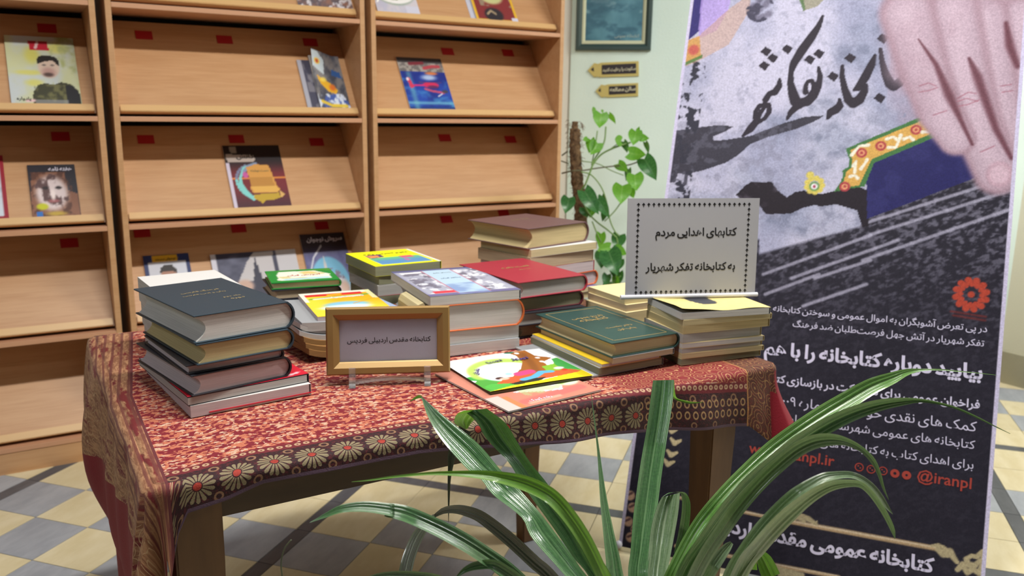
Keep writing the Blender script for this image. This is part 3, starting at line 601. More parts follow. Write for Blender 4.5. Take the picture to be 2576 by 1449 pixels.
def book(x, y, z, ang, w, l, t, cover, pages, label, hard=True, group=None, round_=1.0, spine=True, print_=None, nxy=(40, 60), ct=None, flip=False, back=None, foretilt=0.0):
    """x,y: corner of fore edge and tail; fore edge on local x=0, spine at x=w, y along the spine"""
    b = thing('book', label, 'book', (x, y, z), math.radians(ang), group)
    fx = (lambda v: w-v) if flip else (lambda v: v)
    ct = ct if ct is not None else (.0026 if hard else .0005); ov = .0045 if hard else .0
    z0, z1 = ct, t-ct; h = (z1-z0); N = 9; cc = min(.019, h*.38)*round_ if hard else 0; sp = min(.012, h*.24)*round_ if hard else 0
    L = []; R = []
    for k in range(N+1):
        f = k/N; zz = z0+h*f; q = 1-(2*f-1)**2
        L.append((ov+cc*q+foretilt*f, zz)); R.append((w-.004-sp+sp*q, zz))
    bm = bmesh.new(); prism(bm, [(fx(a), c) for a, c in L]+[(fx(a), c) for a, c in R[::-1]], ov, l-ov); bmobj('page_block', bm, pages, b)
    bm = bmesh.new()
    def abx(x0, x1, za, zb): a, c = sorted((fx(x0), fx(x1))); abox(bm, a, c, 0, l, za, zb, None, ct*.35 if hard else 0)
    abx(0, w-sp-.003 if hard else w, t-ct, t); abx(0, w-sp-.003 if hard else w, 0, ct)
    if spine:
        if hard:
            o_, i_ = [], []
            for k in range(N+1):
                f = k/N; zz = t*f; q = 1-(2*f-1)**2
                o_.append((fx(w-sp-.003+(sp+.003)*q**.8), zz)); i_.append((fx(w-sp-.006+(sp+.003)*q**.8), z0+h*f))
            prism(bm, o_+i_[::-1], 0, l)
        else: abx(w-ct, w, 0, t)
    bmobj('cover', bm, cover, b)
    if print_: printed('cover_print', w-(.004 if hard else 0)-sp, l-.001, nxy[0], nxy[1], print_, b, ((0 if not flip else .004+sp), .0005, t), (1, 0, 0), (0, 1, 0), .0003)
    b['_d'] = (w, l, t); del b['_d']
    return b
NAVY = clothbound('navy_cloth', (38, 56, 68)); TEAL = clothbound('teal_leatherette', (40, 70, 66), .32); BLK = clothbound('black_cloth', (34, 34, 42)); NVY2 = clothbound('dark_blue_cloth', (30, 36, 56))
RED = clothbound('crimson_cloth', (160, 46, 62), .4); BRN = clothbound('brown_cloth', (104, 76, 76), .4); ORG = plain('orange_card', (206, 106, 56), .35); WHT = plain('white_card', (214, 212, 210), .5); CREAM = plain('cream_card', (216, 200, 152), .55)
GRYC = plain('grey_card', (150, 152, 156), .5); PINKC = plain('pink_card', (208, 160, 160), .5); REDC = plain('red_card', (206, 32, 58), .35); YELC = plain('yellow_card', (226, 190, 40), .45); KRAFT = plain('kraft_card', (150, 108, 58), .6)
def on_cover(b, s, mat, u, v, width, t, bold=.01, name='title_lettering', rot=0.0, align='right', persian=True):
    b = next((q for q in b.children if q.name.split('.')[0] in ('cover_print', 'front_cover')), next((q for q in b.children if q.name.split('.')[0] == 'cover'), b))
    c, s_ = math.cos(rot), math.sin(rot); return lettering(name, s, mat, b, (u, v, t), (c, s_, 0), (-s_, c, 0), width=width, bold=bold, lift=.0006, align=align, persian=persian)
# stack at the front left
B = {}
B['b6'] = book(-.102, -1.790, .748, 5.5, .213, .300, .0205, WHT, PG['pink'], 'large paperback with a thin red line on its pages, bottom of the left stack', hard=False)
abx_ = bmesh.new(); abox(abx_, .03, .2205, -.0012, .0, .0035, .0050); bmobj('red_stripe', abx_, REDC, B['b6'])
def p_redcov(U, V): p = Paint(U, V, (200, 24, 50)); p.rect(.0, .2, .86, .97, (216, 216, 226)); p.caps([(.82, .03), (.94, .06)], .012, (240, 200, 210), .3); return p
B['b5'] = book(-.105, -1.789, .7687, 8.0, .217, .282, .0158, BLK, PG['grey'], 'bright red covered book with grey page edges, second from the bottom of the left stack', hard=False, print_=p_redcov, ct=.0016)
B['b4'] = book(-.098, -1.793, .7847, 11.5, .182, .262, .0368, BLK, PG['pink'], 'thick black hardback with pinkish grey pages, third from the bottom of the left stack')
B['b3'] = book(-.104, -1.786, .8217, 8.0, .172, .238, .0165, BLK, PG['pink'], 'thin black hardback, fourth from the bottom of the left stack', round_=.3)
B['b2'] = book(-.088, -1.798, .8384, 10.5, .175, .268, .0368, NAVY, PG['cream'], 'navy hardback with yellowed cream pages, second from the top of the left stack')
B['b1'] = book(-.089, -1.797, .8754, 12.0, .182, .275, .0480, NAVY, PG['white'], 'thick dark navy hardback with faded gilt title, top of the left stack')
on_cover(B['b1'], 'فرهنگ فارسی', GOLD2, .120, .172, .072, .048, .02); on_cover(B['b1'], 'زبان و ادب فارسی', GOLD2, .122, .148, .080, .048, .015); on_cover(B['b1'], 'جلد دوم', GOLD2, .130, .100, .034, .048, .015); on_cover(B['b1'], 'دوره', GOLD2, .128, .080, .026, .048, .015)
# white book behind the left stack
for k_, (zz, tt, lab) in enumerate(((.748, .05, 'lowest of the white books hidden behind the left stack'), (.798, .05, 'middle white book hidden behind the left stack'), (.848, .052, 'white paperback peeping out over the top left book'))):
    book(-.105+.004*k_, -1.482, zz+.0002*k_, 0+2*k_, .162, .195, tt-.0006, WHT, PG['white'], lab, hard=False)
# books under the green children's book
for k_, (zz, tt, cv, pg, lab) in enumerate(((.748, .041, BLK, 'dim', 'black hardback at the bottom of the pile under the green children\'s book'), (.7892, .030, NVY2, 'dim', 'dark blue book in the middle of the pile under the green children\'s book'), (.8194, .0238, BLK, 'tan', 'dark covered book directly under the green children\'s book'))):
    book(.172, -1.288-.002*k_, zz-.000*k_, -10+2*k_, .162, .15, tt-.0004, cv, PG[pg], lab)
def p_green(U, V):
    p = Paint(U, V, (20, 132, 52)); p.put(sm(vnoise(U, V, 4, 3), .5, .8)*(V > .6), (96, 140, 50)); p.poly([(.12, .16), (.2, .12), (.9, .14), (.93, .5), (.74, .84), (.2, .86), (.14, .6)], (222, 226, 210)); p.put(sm(vnoise(U, V, 5, 9), .5, .65)*((U-.5)**2+(V-.5)**2 < .14), (206, 190, 130)); p.caps([(.25, .2), (.85, .22)], .05, (160, 206, 220), .5); p.dot(.62, .7, .12, (220, 190, 120), .4, .1); return p
b = book(.172, -1.288, .8434, -9, .162, .150, .0165, plain('green_card', (24, 120, 48), .3), PG['ivory'], 'green children\'s book with a pale picture panel, top of the pile behind the navy book', print_=p_green, round_=.3)
on_cover(b, 'آموزش قرآن', REDC, .125, .07, .08, .0165, .02)
# small bright book at the back
for k_, (zz, tt, cv, pg, lab) in enumerate(((.748, .04, BRN, 'tan', 'brown book at the bottom of the pile under the bright yellow book'), (.788, .03, RED, 'dim', 'dark red book second from the bottom under the bright yellow book'), (.818, .026, WHT, 'grey', 'grey paged book third from the bottom under the bright yellow book'), (.8442, .022, GRYC, 'dim', 'grey paperback directly under the bright yellow book'))):
    book(.400+.004*k_, -1.352, zz, -4+2*k_, .172, .195, tt-.0004, cv, PG[pg], lab, hard=False)
def p_yel(U, V):
    p = Paint(U, V, (236, 234, 20)); p.rect(.14, .9, .08, .5, (86, 140, 186)); p.put(sm(V, .25, .5)*((U > .14)*(U < .9)*(V < .52)), (96, 180, 130)); p.poly([(.15, .72), (.42, .76), (.42, .58), (.18, .5)], (70, 50, 110)); p.poly([(.17, .7), (.36, .7), (.33, .56), (.19, .54)], (232, 140, 84)); p.rect(.62, .82, .42, .56, (206, 92, 110)); p.poly([(.58, .2), (.65, .24), (.68, .46), (.62, .44)], (170, 110, 160)); p.rect(.96, 1, 0, 1, (226, 230, 222)); return p
b = book(.402, -1.355, .8664, 0, .174, .205, .0245, plain('bright_yellow_card', (232, 230, 40), .4), PG['dim'], 'bright yellow paperback with a blue and green picture, on the small pile at the back', hard=False, print_=p_yel)
on_cover(b, 'علوم تجربی پایه', INK, .155, .155, .125, .0245, .015)
# pile under the blue-grey book
B['f4'] = book(.400, -1.668, .748, -6, .203, .280, .0235, GRYC, PG['white'], 'plain paperback at the bottom of the pile behind the gold frame', hard=False, flip=True)
B['f3'] = book(.402, -1.664, .7717, -5, .203, .282, .0285, plain('dark_green_card', (60, 78, 66), .5), PG['white'], 'white paged paperback, second from the bottom of the pile behind the gold frame', hard=False, flip=True)
B['f2'] = book(.404, -1.666, .8004, -6, .212, .285, .0580, ORG, PG['white'], 'very thick hardback in orange covers in the pile behind the gold frame', ct=.0022)
def p_blue(U, V):
    p = Paint(U, V, (142, 142, 166)); p.rect(.0, 1, .93, 1, (88, 88, 128)); p.rect(0, 1, 0, .07, (104, 100, 140)); p.rect(.03, .97, .07, .93, (158, 160, 176)); p.put(sm(vnoise(U, V, 10, 6), .5, .62)*(U > .04)*(U < .96)*(V > .08)*(V < .92), (110, 108, 124)); p.put(sm(vnoise(U, V, 14, 16), .56, .64)*(U > .04)*(U < .96)*(V > .08)*(V < .92), (206, 208, 216))
    p.rect(.33, .68, .06, .94, (172, 196, 214)); p.put(sm(vnoise(U*.6, V, 5, 26), .45, .7)*(U > .33)*(U < .68)*(V < .4), (126, 150, 190)); p.rect(.325, .335, .05, .95, (176, 110, 130)); p.rect(.675, .685, .05, .95, (176, 110, 130)); p.rect(.1, .33, .08, .16, (206, 62, 74)); p.rect(.06, .3, .86, .91, (222, 220, 222)); return p
B['f1'] = book(.400, -1.663, .8586, -6.5, .207, .290, .0205, GRYC, PG['white'], 'large blue-grey book with a busy three-column cover, top of the pile behind the gold frame', hard=False, print_=p_blue, nxy=(60, 80), ct=.0012)
on_cover(B['f1'], 'مناظر ایران', plain('steel_ink', (96, 120, 150), .5), .133, .17, .05, .0205, .02); on_cover(B['f1'], 'راهنمای جامع', INK, .132, .235, .045, .0205, .01)
# crimson pile
book(.640, -1.622, .748, 1, .19, .240, .0300, NVY2, PG['dim'], 'dark blue hardback at the bottom of the pile under the crimson book')
book(.634, -1.628, .7782, -2, .192, .245, .0300, BLK, PG['grey'], 'black hardback second from the bottom under the crimson book')
book(.640, -1.618, .8084, 1, .186, .240, .0330, plain('maroon_cloth', (84, 30, 40), .4), PG['dim'], 'dark maroon hardback directly under the crimson book')
b = book(.635, -1.625, .8416, 3, .202, .262, .0385, RED, PG['grey'], 'crimson hardback with faded gilt lettering, in the middle of the table')
on_cover(b, 'لغت نامه', GOLD, .140, .155, .080, .0385, .012); on_cover(b, 'جلد سوم', GOLD, .125, .125, .035, .0385, .01)
# tallest pile behind, under the brown book
for zz, tt, cv, pg, w_, dx, an, hard, lab in (
    (.748, .018, WHT, 'ivory', .232, .034, 9, False, 'ivory paged book at the foot of the tallest pile, at the back'),
    (.766, .014, plain('violet_card', (110, 96, 140), .5), 'ivory', .226, .036, 8, False, 'thin violet book near the foot of the tallest pile'),
    (.780, .040, ORG, 'pink', .252, .030, 12, True, 'thick orange hardback with a rounded spine in the tallest pile'),
    (.820, .030, REDC, 'pink', .238, .026, 12, False, 'red covered book with pinkish pages in the tallest pile'),
    (.850, .032, CREAM, 'tan', .242, .014, 11, False, 'tan paged paperback two below the brown hardback in the tallest pile'),
    (.882, .0215, WHT, 'ivory', .245, .016, 9, False, 'ivory paperback directly under the brown hardback in the tallest pile')):
    book(.812+dx, -1.372, zz+.0002, an, w_, .215, tt-.0006, cv, PG[pg], lab, hard=hard)
b = book(.818, -1.368, .9040, 13.5, .246, .235, .0545, BRN, PG['cream'], 'brown leatherette hardback, topmost of the tallest pile')
on_cover(b, 'قرآن کریم', GOLD2, .155, .145, .07, .0545, .012); on_cover(b, 'ترجمه', GOLD2, .16, .12, .03, .0545, .01)
# green gilt book pile in front on the right
book(.597, -1.935, .748, 1, .165, .25, .0032, GRYC, PG['grey'], 'thin grey magazine at the bottom left of the pile under the green gilt book', hard=False)
book(.636, -1.936, .7514, -1, .162, .262, .0145, GRYC, PG['dim'], 'plain paperback at the bottom of the pile under the green gilt book', hard=False)
book(.641, -1.938, .7661, 0, .150, .258, .0075, YELC, PG['white'], 'thin yellow covered paperback under the green gilt book', hard=False, ct=.0010)
book(.660, -1.948, .7738, 0, .158, .262, .0118, GRYC, PG['tan'], 'tan paged paperback directly under the green gilt book', hard=False)
b = book(.656, -1.947, .7858, 0.5, .178, .275, .0305, TEAL, PG['ivory'], 'dark green hardback with gilt border and gilt title, front right of the table')
for (u, v, w_, s) in ((.125, .19, .085, 'تاریخ عمومی'), (.122, .165, .075, 'کتابخانه'), (.13, .095, .07, 'دفتر نخست'), (.122, .072, .05, 'چاپ اول')): on_cover(b, s, GOLD, u, v, w_, .0305, .008)
bm = bmesh.new()
for (x0, x1, y0, y1) in ((.016, .155, .014, .0155), (.016, .155, .259, .2605), (.016, .0172, .014, .2605), (.1538, .155, .014, .2605)): abox(bm, x0, x1, y0, y1, .0305, .0309)
bmobj('gilt_border', bm, GOLD, next(q for q in b.children if q.name.split('.')[0] == 'cover'))
# cream pile under the paper sign
CR = [(.748, .0138, 'dim', -7, .205, 'plain cream paperback at the very bottom of the pile under the paper sign'), (.762, .0108, 'ivory', -9, .207, 'cream paperback second from the bottom under the paper sign'), (.773, .0108, 'grey', -8, .204, 'greyish paperback third from the bottom under the paper sign'),
      (.784, .0108, 'white', -9.5, .205, 'white paged paperback fourth from the bottom under the paper sign'), (.795, .0203, 'grey', -8, .200, 'thicker grey paged paperback in the middle of the pile under the paper sign'),
      (.8155, .0170, 'cream', -10, .214, 'yellowed paperback third from the top under the paper sign'), (.8327, .0120, 'ivory', -10.5, .217, 'cream paperback second from the top under the paper sign')]
for zz, tt, pg, an, w_, lab in CR: book(.832, -1.956, zz+.0001, an, w_, .150, tt-.0002, CREAM, PG[pg], lab, hard=False, ct=.0007)
t = book(.828, -1.953, .8451, -13, .212, .152, .0140, GRYC, PG['white'], 'magazine with a curling yellow cover and dark tab, right under the paper sign', hard=False)
def p_tab(U, V): p = Paint(U, V, (220, 204, 136)); p.put(sm(vnoise(U*3, V*3, 9, 3), .3, .8)*.4, (206, 186, 116)); p.poly([(.30, 1), (.56, 1), (.60, .62), (.58, .48), (.52, .40), (.40, .40), (.35, .50)], (58, 60, 68)); p.dot(.49, .55, .11, (58, 60, 68), .02, .17); return p
printed('curled_cover', .212, .150, 50, 40, p_tab, t, (0, 0, .0142), (1, 0, 0), (0, 1, 0), .0002, curl=lambda U, V: .010*np.clip(1-U*2.2, 0, 1)**1.5*np.clip(1.2-V, 0, 1)+.004*np.sin(U*6)**2*np.clip(.5-V, 0, 1))
# small cream books behind, left of the sign
for k_, (zz, tt, lab) in enumerate(((.748, .034, 'cream book at the bottom of the short pile behind the green gilt book'), (.782, .030, 'cream book in the middle of the short pile behind the green gilt book'), (.812, .016, 'thin cream book near the top of the short pile behind the green gilt book'), (.828, .013, 'worn cream paperback, topmost of the short pile just left of the paper sign'))):
    book(.853+.006*(k_ > 1), -1.752+.008*k_, zz+.0002, 4-2*k_, .12, .15, tt-.0004, CREAM, PG['ivory'] if k_ % 2 else PG['tan'], lab, hard=False)

# splayed magazines with the yellow exercise book
def bent(name, label, x, y, z, ang, w, l, t, cover, bend, group=None, dz=0.0, paint=None):
    b = thing('magazine', label, 'magazine', (x, y, z), math.radians(ang), group); n = 16; bm = bmesh.new(); R0 = []
    for i in range(n+1):
        u = i/n; zz = bend(u)+dz
        R0.append([bm.verts.new((u*w, yy, zz+q)) for yy, q in ((0, 0), (l, 0), (l, t), (0, t))])
    for a, c in zip(R0, R0[1:]):
        for k in range(4): bm.faces.new([a[k], a[(k+1) % 4], c[(k+1) % 4], c[k]])
    bm.faces.new(R0[0][::-1]); bm.faces.new(R0[-1]); bmobj('page_block', bm, PG['kraft'] if cover is KRAFT else PG['grey'], b)
    for nm, e0, e1 in (('cover', t, t+.0006),):
        bm = bmesh.new(); R1 = [[bm.verts.new((i/n*w, yy, bend(i/n)+dz+q)) for yy, q in ((0, e0), (l, e0), (l, e1), (0, e1))] for i in range(n+1)]
        for a, c in zip(R1, R1[1:]):
            for k in range(4): bm.faces.new([a[k], a[(k+1) % 4], c[(k+1) % 4], c[k]])
        bm.faces.new(R1[0][::-1]); bm.faces.new(R1[-1]); bmobj(nm, bm, cover, b)
    return b
bent('magazine', 'brown magazine with its left edge curling up, bottom of the heap by the gold frame', .165, -1.585, .748, 6, .20, .232, .012, KRAFT, lambda u: .018*(1-u)**5)
bent('magazine', 'brown magazine bowed upwards, second in the heap beside the navy books', .160, -1.580, .7612, 2, .20, .232, .0098, KRAFT, lambda u: .019*(1-u)**5)
bent('magazine', 'worn magazine with curled brown pages in the middle of the heap', .158, -1.575, .7722, 8, .195, .230, .0098, KRAFT, lambda u: .020*(1-u)**5)
bent('magazine', 'dark magazine with a curling edge in the heap beside the navy books', .152, -1.565, .7832, 0, .195, .23, .0098, GRYC, lambda u: .021*(1-u)**5)
bent('magazine', 'grey magazine with splayed pages just under the yellow exercise book', .156, -1.56, .7942, 5, .19, .23, .0098, plain('dusky_card', (96, 84, 92), .5), lambda u: .022*(1-u)**5)
bent('magazine', 'rumpled grey magazine directly under the yellow exercise book', .160, -1.558, .8052, -3, .185, .228, .018, GRYC, lambda u: .004*(1-u)**4)
def p_ex(U, V):
    p = Paint(U, V, (0, 0, 0)); f = sm(V, .1, .7)[..., None]*sm(U, .1, .5)[..., None]; p.c = np.array((238, 206, 60))*(1-f)+np.array((232, 168, 30))*f; p.rect(0, 1, .9, 1, (226, 224, 206)); p.rect(0, .05, .6, 1, (226, 224, 206)); p.rect(.93, 1, .6, 1, (216, 214, 160)); p.rect(.06, .86, .82, .915, (204, 40, 40)); p.caps([(.38, .86), (.55, .87)], .022, (240, 200, 40), .3)
    p.caps([(.1, .72), (.9, .79)], .03, (110, 160, 60), .3); p.caps([(.15, .71), (.8, .76)], .024, (226, 226, 200), .4); p.dot(.5, .4, .3, (130, 186, 210), .3, .13); p.dot(.46, .3, .34, (206, 226, 230), .3, .1); p.caps([(.95, .6), (.6, .42)], .01, (214, 150, 40), .5); return p
b = book(.196, -1.550, .8245, -7, .165, .232, .010, plain('exercise_yellow', (228, 190, 50), .35), PG['pink'], 'yellow exercise book with a red strip, on the heap of curling magazines', hard=False, print_=p_ex, nxy=(60, 70))
on_cover(b, 'کتاب کار ریاضی', WHITE_INK, .14, .165, .105, .010, .02)
book(.366, -1.505, .748, 3, .030, .12, .078, plain('pale_blue_card', (166, 186, 222), .4), PG['ivory'], 'pale blue booklet just visible behind the yellow exercise book', hard=False)
b = thing('book', 'tattered cream notebook leaning against the blue-grey book pile', 'book', (.372, -1.645, .748), math.radians(-6))
bm = bmesh.new(); prism(bm, [(.0, 0), (.024, 0), (.026, .105), (.02, .116), (.008, .112), (.002, .1)], 0, .12); bmobj('page_block', bm, PG['ivory'], b)

# children's picture magazines lying at the front
def p_kids2(U, V):
    p = Paint(U, V, (196, 128, 110)); p.rect(0, .14, 0, .3, (206, 186, 180)); p.rect(.14, .2, 0, .25, (206, 128, 84)); p.caps([(.25, .09), (.9, .14)], .05, (222, 110, 104), .3); p.caps([(.27, .05), (.6, .07)], .02, (236, 160, 140), .4); p.poly([(.3, .3), (.55, .2), (.72, .16), (.8, .27), (.93, .42), (.8, .42), (.6, .38)], (222, 218, 228)); p.put(sm(vnoise(U, V, 12, 3), .5, .6)*(V < .4)*(V > .18)*(U > .35)*(U < .8)*.6, (170, 190, 130)); p.dot(.88, .3, .12, (206, 222, 196), .2, .09); p.caps([(.8, .28), (.95, .3)], .02, (156, 196, 90), .3); p.dot(.72, .38, .04, (206, 50, 120), .3, .02); return p
t = thing('magazine', 'picture magazine with a winged white figure on pink, lying half under the tree one', 'magazine', (.377, -2.024, .748), math.radians(4.5)); box('page_block', 0, .212, 0, .252, 0, .0028, PAPER_EDGE, t)
printed('front_cover', .212, .252, 64, 76, p_kids2, t, (0, 0, 0), (1, 0, 0), (0, 1, 0), .0031); on_cover(t, 'رشد کودک', WHITE_INK, .11, .018, .05, .0031, .02)
def p_kids(U, V):
    p = Paint(U, V, (236, 238, 240)); 
    p.caps([(.02, .42), (.18, .27), (.35, .2)], .05, (60, 160, 70), .2); p.poly([(0, 0), (0, .3), (.06, .36), (.2, .24), (.3, .22), (.3, 0)], (78, 158, 62))
    th = np.linspace(-.2, 3.3, 40)
    for a in th: p.dot(.40+.30*math.cos(a), .46+.33*math.sin(a), .055, (176, 206, 96), .5, .07, .8)
    p.dot(.38, .46, .27, (240, 244, 244), .08, .29)
    p.poly([(.38, .32), (.52, .46), (.64, .66), (.68, .86), (.64, 1), (.84, 1), (.84, .8), (.95, .66), (.80, .56), (.78, .4), (.76, .26)], (152, 92, 38)); p.caps([(.62, .36), (.70, .62), (.76, .9)], .035, (120, 72, 34), .6, .6)
    p.poly([(.72, .44), (.86, .47), (.97, .66), (1, .62), (1, .12), (.7, .28)], (128, 178, 54)); p.poly([(.86, .44), (.92, .62), (.99, .64), (1, .2), (.86, .3)], (62, 156, 72))
    p.poly([(.12, .16), (.3, .30), (.5, .33), (.92, .26), (1, .14), (.55, .10), (.3, .12)], (196, 92, 48)); p.poly([(.04, .0), (.02, .16), (.10, .2), (.3, .1), (.24, .0)], (82, 176, 70)); p.poly([(.24, .12), (.44, .16), (.6, .14), (.5, .06), (.28, .05)], (44, 46, 36))
    p.poly([(.0, 0), (.2, 0), (1, .0), (1, .16), (.8, .13), (.5, .07), (.2, .05)], (240, 220, 30)); p.poly([(.88, .12), (1, .2), (1, .02), (.9, 0)], (206, 186, 20))
    p.caps([(.4, .17), (.52, .2), (.64, .3), (.72, .28)], .038, (92, 170, 214), .2); p.caps([(.44, .34), (.56, .36)], .05, (206, 70, 124), .2); p.dot(.24, .31, .04, (70, 40, 40), .2, .035); p.dot(.27, .28, .045, (222, 180, 160), .2, .035); p.dot(.36, .38, .035, (160, 200, 230), .3); p.dot(.29, .18, .05, (214, 90, 50), .3); p.dot(.84, .34, .05, (222, 200, 206), .2, .035); p.dot(.86, .27, .03, (206, 50, 40), .3)
    for (x, y) in ((.90, .80), (.83, .72), (.80, .58), (.96, .66), (.72, .93), (.86, .92)): p.dot(x, y, .022, (232, 232, 238), .3, .03)
    p.dot(.66, .98, .05, (30, 100, 70), .2, .03); return p
t = thing('magazine', 'children\'s picture magazine with a brown tree and a yellow lower strip, on top', 'magazine', (.389, -1.938, .7516), math.radians(-1.5), None)
cv = lambda U, V: .0030*np.sin(V*7+1)*U*(1-U)*4+.0035*np.clip(.12-V, 0, 1)*8*(1-U)
box('page_block', .003, .225, .002, .205, 0, .0042, plain('dark_edge', (92, 88, 66), .8), t); printed('front_cover', .229, .208, 110, 100, p_kids, t, (0, 0, 0), (1, 0, 0), (0, 1, 0), .0050, curl=lambda U, V: np.abs(cv(U, V))*.6)
for (s, u, v, w_, rot) in (('داستان', .035, .115, .038, 1.0), ('بچه‌ها'.replace('\u200c', ''), .096, .158, .036, .25), ('نوروز', .150, .152, .04, -.1)):
    c_, s_ = math.cos(rot), math.sin(rot); lettering('title_lettering', s, plain('violet_ink', (74, 60, 120), .5), t, (u, v, .0062), (c_, s_, 0), (-s_, c_, 0), width=w_, bold=.05, align='center', lift=.0010)

# ------------------------------------------------------------------ gold picture frame on a clear easel
a_ = math.radians(-22.5); pitch = math.radians(9)
fr = thing('sign_frame', 'gold framed grey name card standing on a clear plastic easel', 'frame', (.156, -1.722, .7645), a_)
EX = np.array([1., 0, 0]); EY = np.array([0, math.sin(pitch), math.cos(pitch)]); EN = np.cross(EX, EY)  # EN points to the viewer
GOLDF = plain('gold_frame', (158, 126, 76), .4, spec=.4, metal=.3); W0, H0, BW = .2325, .128, .0245
MF = Matrix(((EX[0], EY[0], EN[0], 0), (EX[1], EY[1], EN[1], 0), (EX[2], EY[2], EN[2], 0), (0, 0, 0, 1)))
def rail(name, pts_out, pts_in, mat, par, M_, d0=.0, d1=.016, lip=.004):
    """mitred moulding: outer edge pts_out[2], inner edge pts_in[2]"""
    bm = bmesh.new(); o0, o1 = pts_out; i0, i1 = pts_in
    def mid(a, b, f): return (a[0]+(b[0]-a[0])*f, a[1]+(b[1]-a[1])*f)
    prof = [(0, d0), (0, d1*.75), (.12, d1), (.55, d1), (.92, d1*.62), (1.0, d1*.5), (1.0, d0)]
    A_ = [bm.verts.new((*mid(o0, i0, f), z)) for f, z in prof]; B_ = [bm.verts.new((*mid(o1, i1, f), z)) for f, z in prof]
    bm.faces.new(A_); bm.faces.new(B_[::-1]); n = len(prof)
    for k in range(n): bm.faces.new([A_[k], B_[k], B_[(k+1) % n], A_[(k+1) % n]])
    bmesh.ops.transform(bm, matrix=M_, verts=bm.verts); return bmobj(name, bm, mat, par)
def frame_rails(w, h, b, mat, par, M_, **kw):
    O = [(0, 0), (w, 0), (w, h), (0, h)]; I = [(b, b), (w-b, b), (w-b, h-b), (b, h-b)]
    for k in range(4): rail('frame_rail', (O[k], O[(k+1) % 4]), (I[k], I[(k+1) % 4]), mat, par, M_, **kw)
frame_rails(W0, H0, BW, GOLDF, fr, MF)
bm = bmesh.new(); abox(bm, BW*.6, W0-BW*.6, BW*.6, H0-BW*.6, .001, .004, MF); CRD = bmobj('card', bm, plain('grey_card_paper', (206, 206, 222), .6), fr)
o0 = EX*(W0-BW-.012)+EY*(H0*.47)+EN*.0042; lettering('card_lettering', 'کتابخانه مقدس اردبیلی فردیس', INK, CRD, o0, EX, EY, width=W0-2*BW-.026, bold=.008, lift=.0004)
bm = bmesh.new(); abox(bm, BW*.9, W0-BW*.9, BW*.9, H0-BW*.9, .0062, .0072, MF)
GLASS, nt, p, out = new_mat('clear_glass'); p.inputs['Base Color'].default_value = (1, 1, 1, 1); p.inputs['Transmission Weight'].default_value = 1; p.inputs['Roughness'].default_value = .02; p.inputs['IOR'].default_value = 1.1
bmobj('glass_pane', bm, GLASS, fr)
es = thing('easel', 'clear plastic easel holding up the gold framed card', 'easel', (.156, -1.722, .748), a_)
ACR, nt, p, out = new_mat('clear_plastic'); p.inputs['Base Color'].default_value = (.93, .94, .96, 1); p.inputs['Transmission Weight'].default_value = .93; p.inputs['Roughness'].default_value = .12; p.inputs['IOR'].default_value = 1.4
for fx_ in (.048, .188):
    bm = bmesh.new(); prism(bm, [(-.036, .0), (-.030, .014), (-.024, .034), (-.0175, .034), (-.0175, .0155), (.045, .0145), (.052, .10), (.058, .10), (.058, .0), (.04, .006), (-.02, .006)], fx_-.006, fx_+.006, 'x'); bmesh.ops.triangulate(bm, faces=[f for f in bm.faces if len(f.verts) > 4]); bmobj('foot', bm, ACR, es)
bm = bmesh.new(); N_ = 14
for k in range(N_):
    u0, u1 = k/N_, (k+1)/N_; z = lambda u: .004+.006*math.sin(math.pi*u)
    abox(bm, .05+.136*u0, .05+.136*u1, -.020, -.002, z(u0)-.002, z(u0)+.0015)
bmobj('cross_bar', bm, ACR, es)

# ------------------------------------------------------------------ laminated paper sign on its strip
a2 = math.radians(-21.5); sg = thing('paper_sign', 'laminated paper sign in two bold lines with a dotted border, on the cream books', 'sign', (.797, -1.800, .8612), a2)
SY = np.array([0, math.sin(.05), math.cos(.05)]); SN = np.cross(EX, SY); MS = Matrix(((1, 0, 0, 0), (0, SY[1], SN[1], 0), (0, SY[2], SN[2], 0), (0, 0, 0, 1)))
PAPR = plain('laminated_paper', (182, 182, 190), .18, spec=.5); bm = bmesh.new(); abox(bm, .004, .304, .004, .218, -.0006, .0004, MS); SHT = bmobj('sheet', bm, PAPR, sg)
for s, y_, w_ in (('کتابهای اهدایی مردم', .137, .186), ('به کتابخانه تفکر شهریار', .061, .206)): lettering('sign_lettering', s, INK, SHT, EX*(.254)+SY*y_+SN*.0005, EX, SY, width=w_, bold=.022)
bm = bmesh.new()
def motif(cx0, cy0, s, up):
    for tri in (((-.5, .0), (.5, .0), (0, .55)), ((-.12, -.45), (.12, -.45), (.12, .05)), ((-.12, -.45), (.12, .05), (-.12, .05)), ((-.32, .2), (.32, .2), (0, .6))):
        bm.faces.new([bm.verts.new(Vector(EX*(cx0+q[0]*s)+SY*(cy0+q[1]*s)+SN*.0009)) for q in tri])
bx0, bx1, by0, by1 = .028, .280, .013, .204
for k in range(23): xx = bx0+(bx1-bx0)*k/22; motif(xx, by0, .0082, 1); motif(xx, by1, .0082, 1)
for k in range(1, 17): yy = by0+(by1-by0)*k/17; motif(bx0, yy, .0082, 1); motif(bx1, yy, .0082, 1)
tag(bmobj('border_motif', bm, INK, SHT), kind='stuff')
bm = bmesh.new(); tube(bm, [(-.006, 0, .004), (.31, 0, .004)], .0048, 10); bmobj('binding_strip', bm, plain('white_plastic', (224, 224, 232), .25), sg)
bm = bmesh.new(); abox(bm, .04, .055, .012, .05, .0, .0016); abox(bm, .24, .255, .012, .05, .0, .0016); bmobj('support_tab', bm, plain('white_plastic', (224, 224, 232), .25), sg)

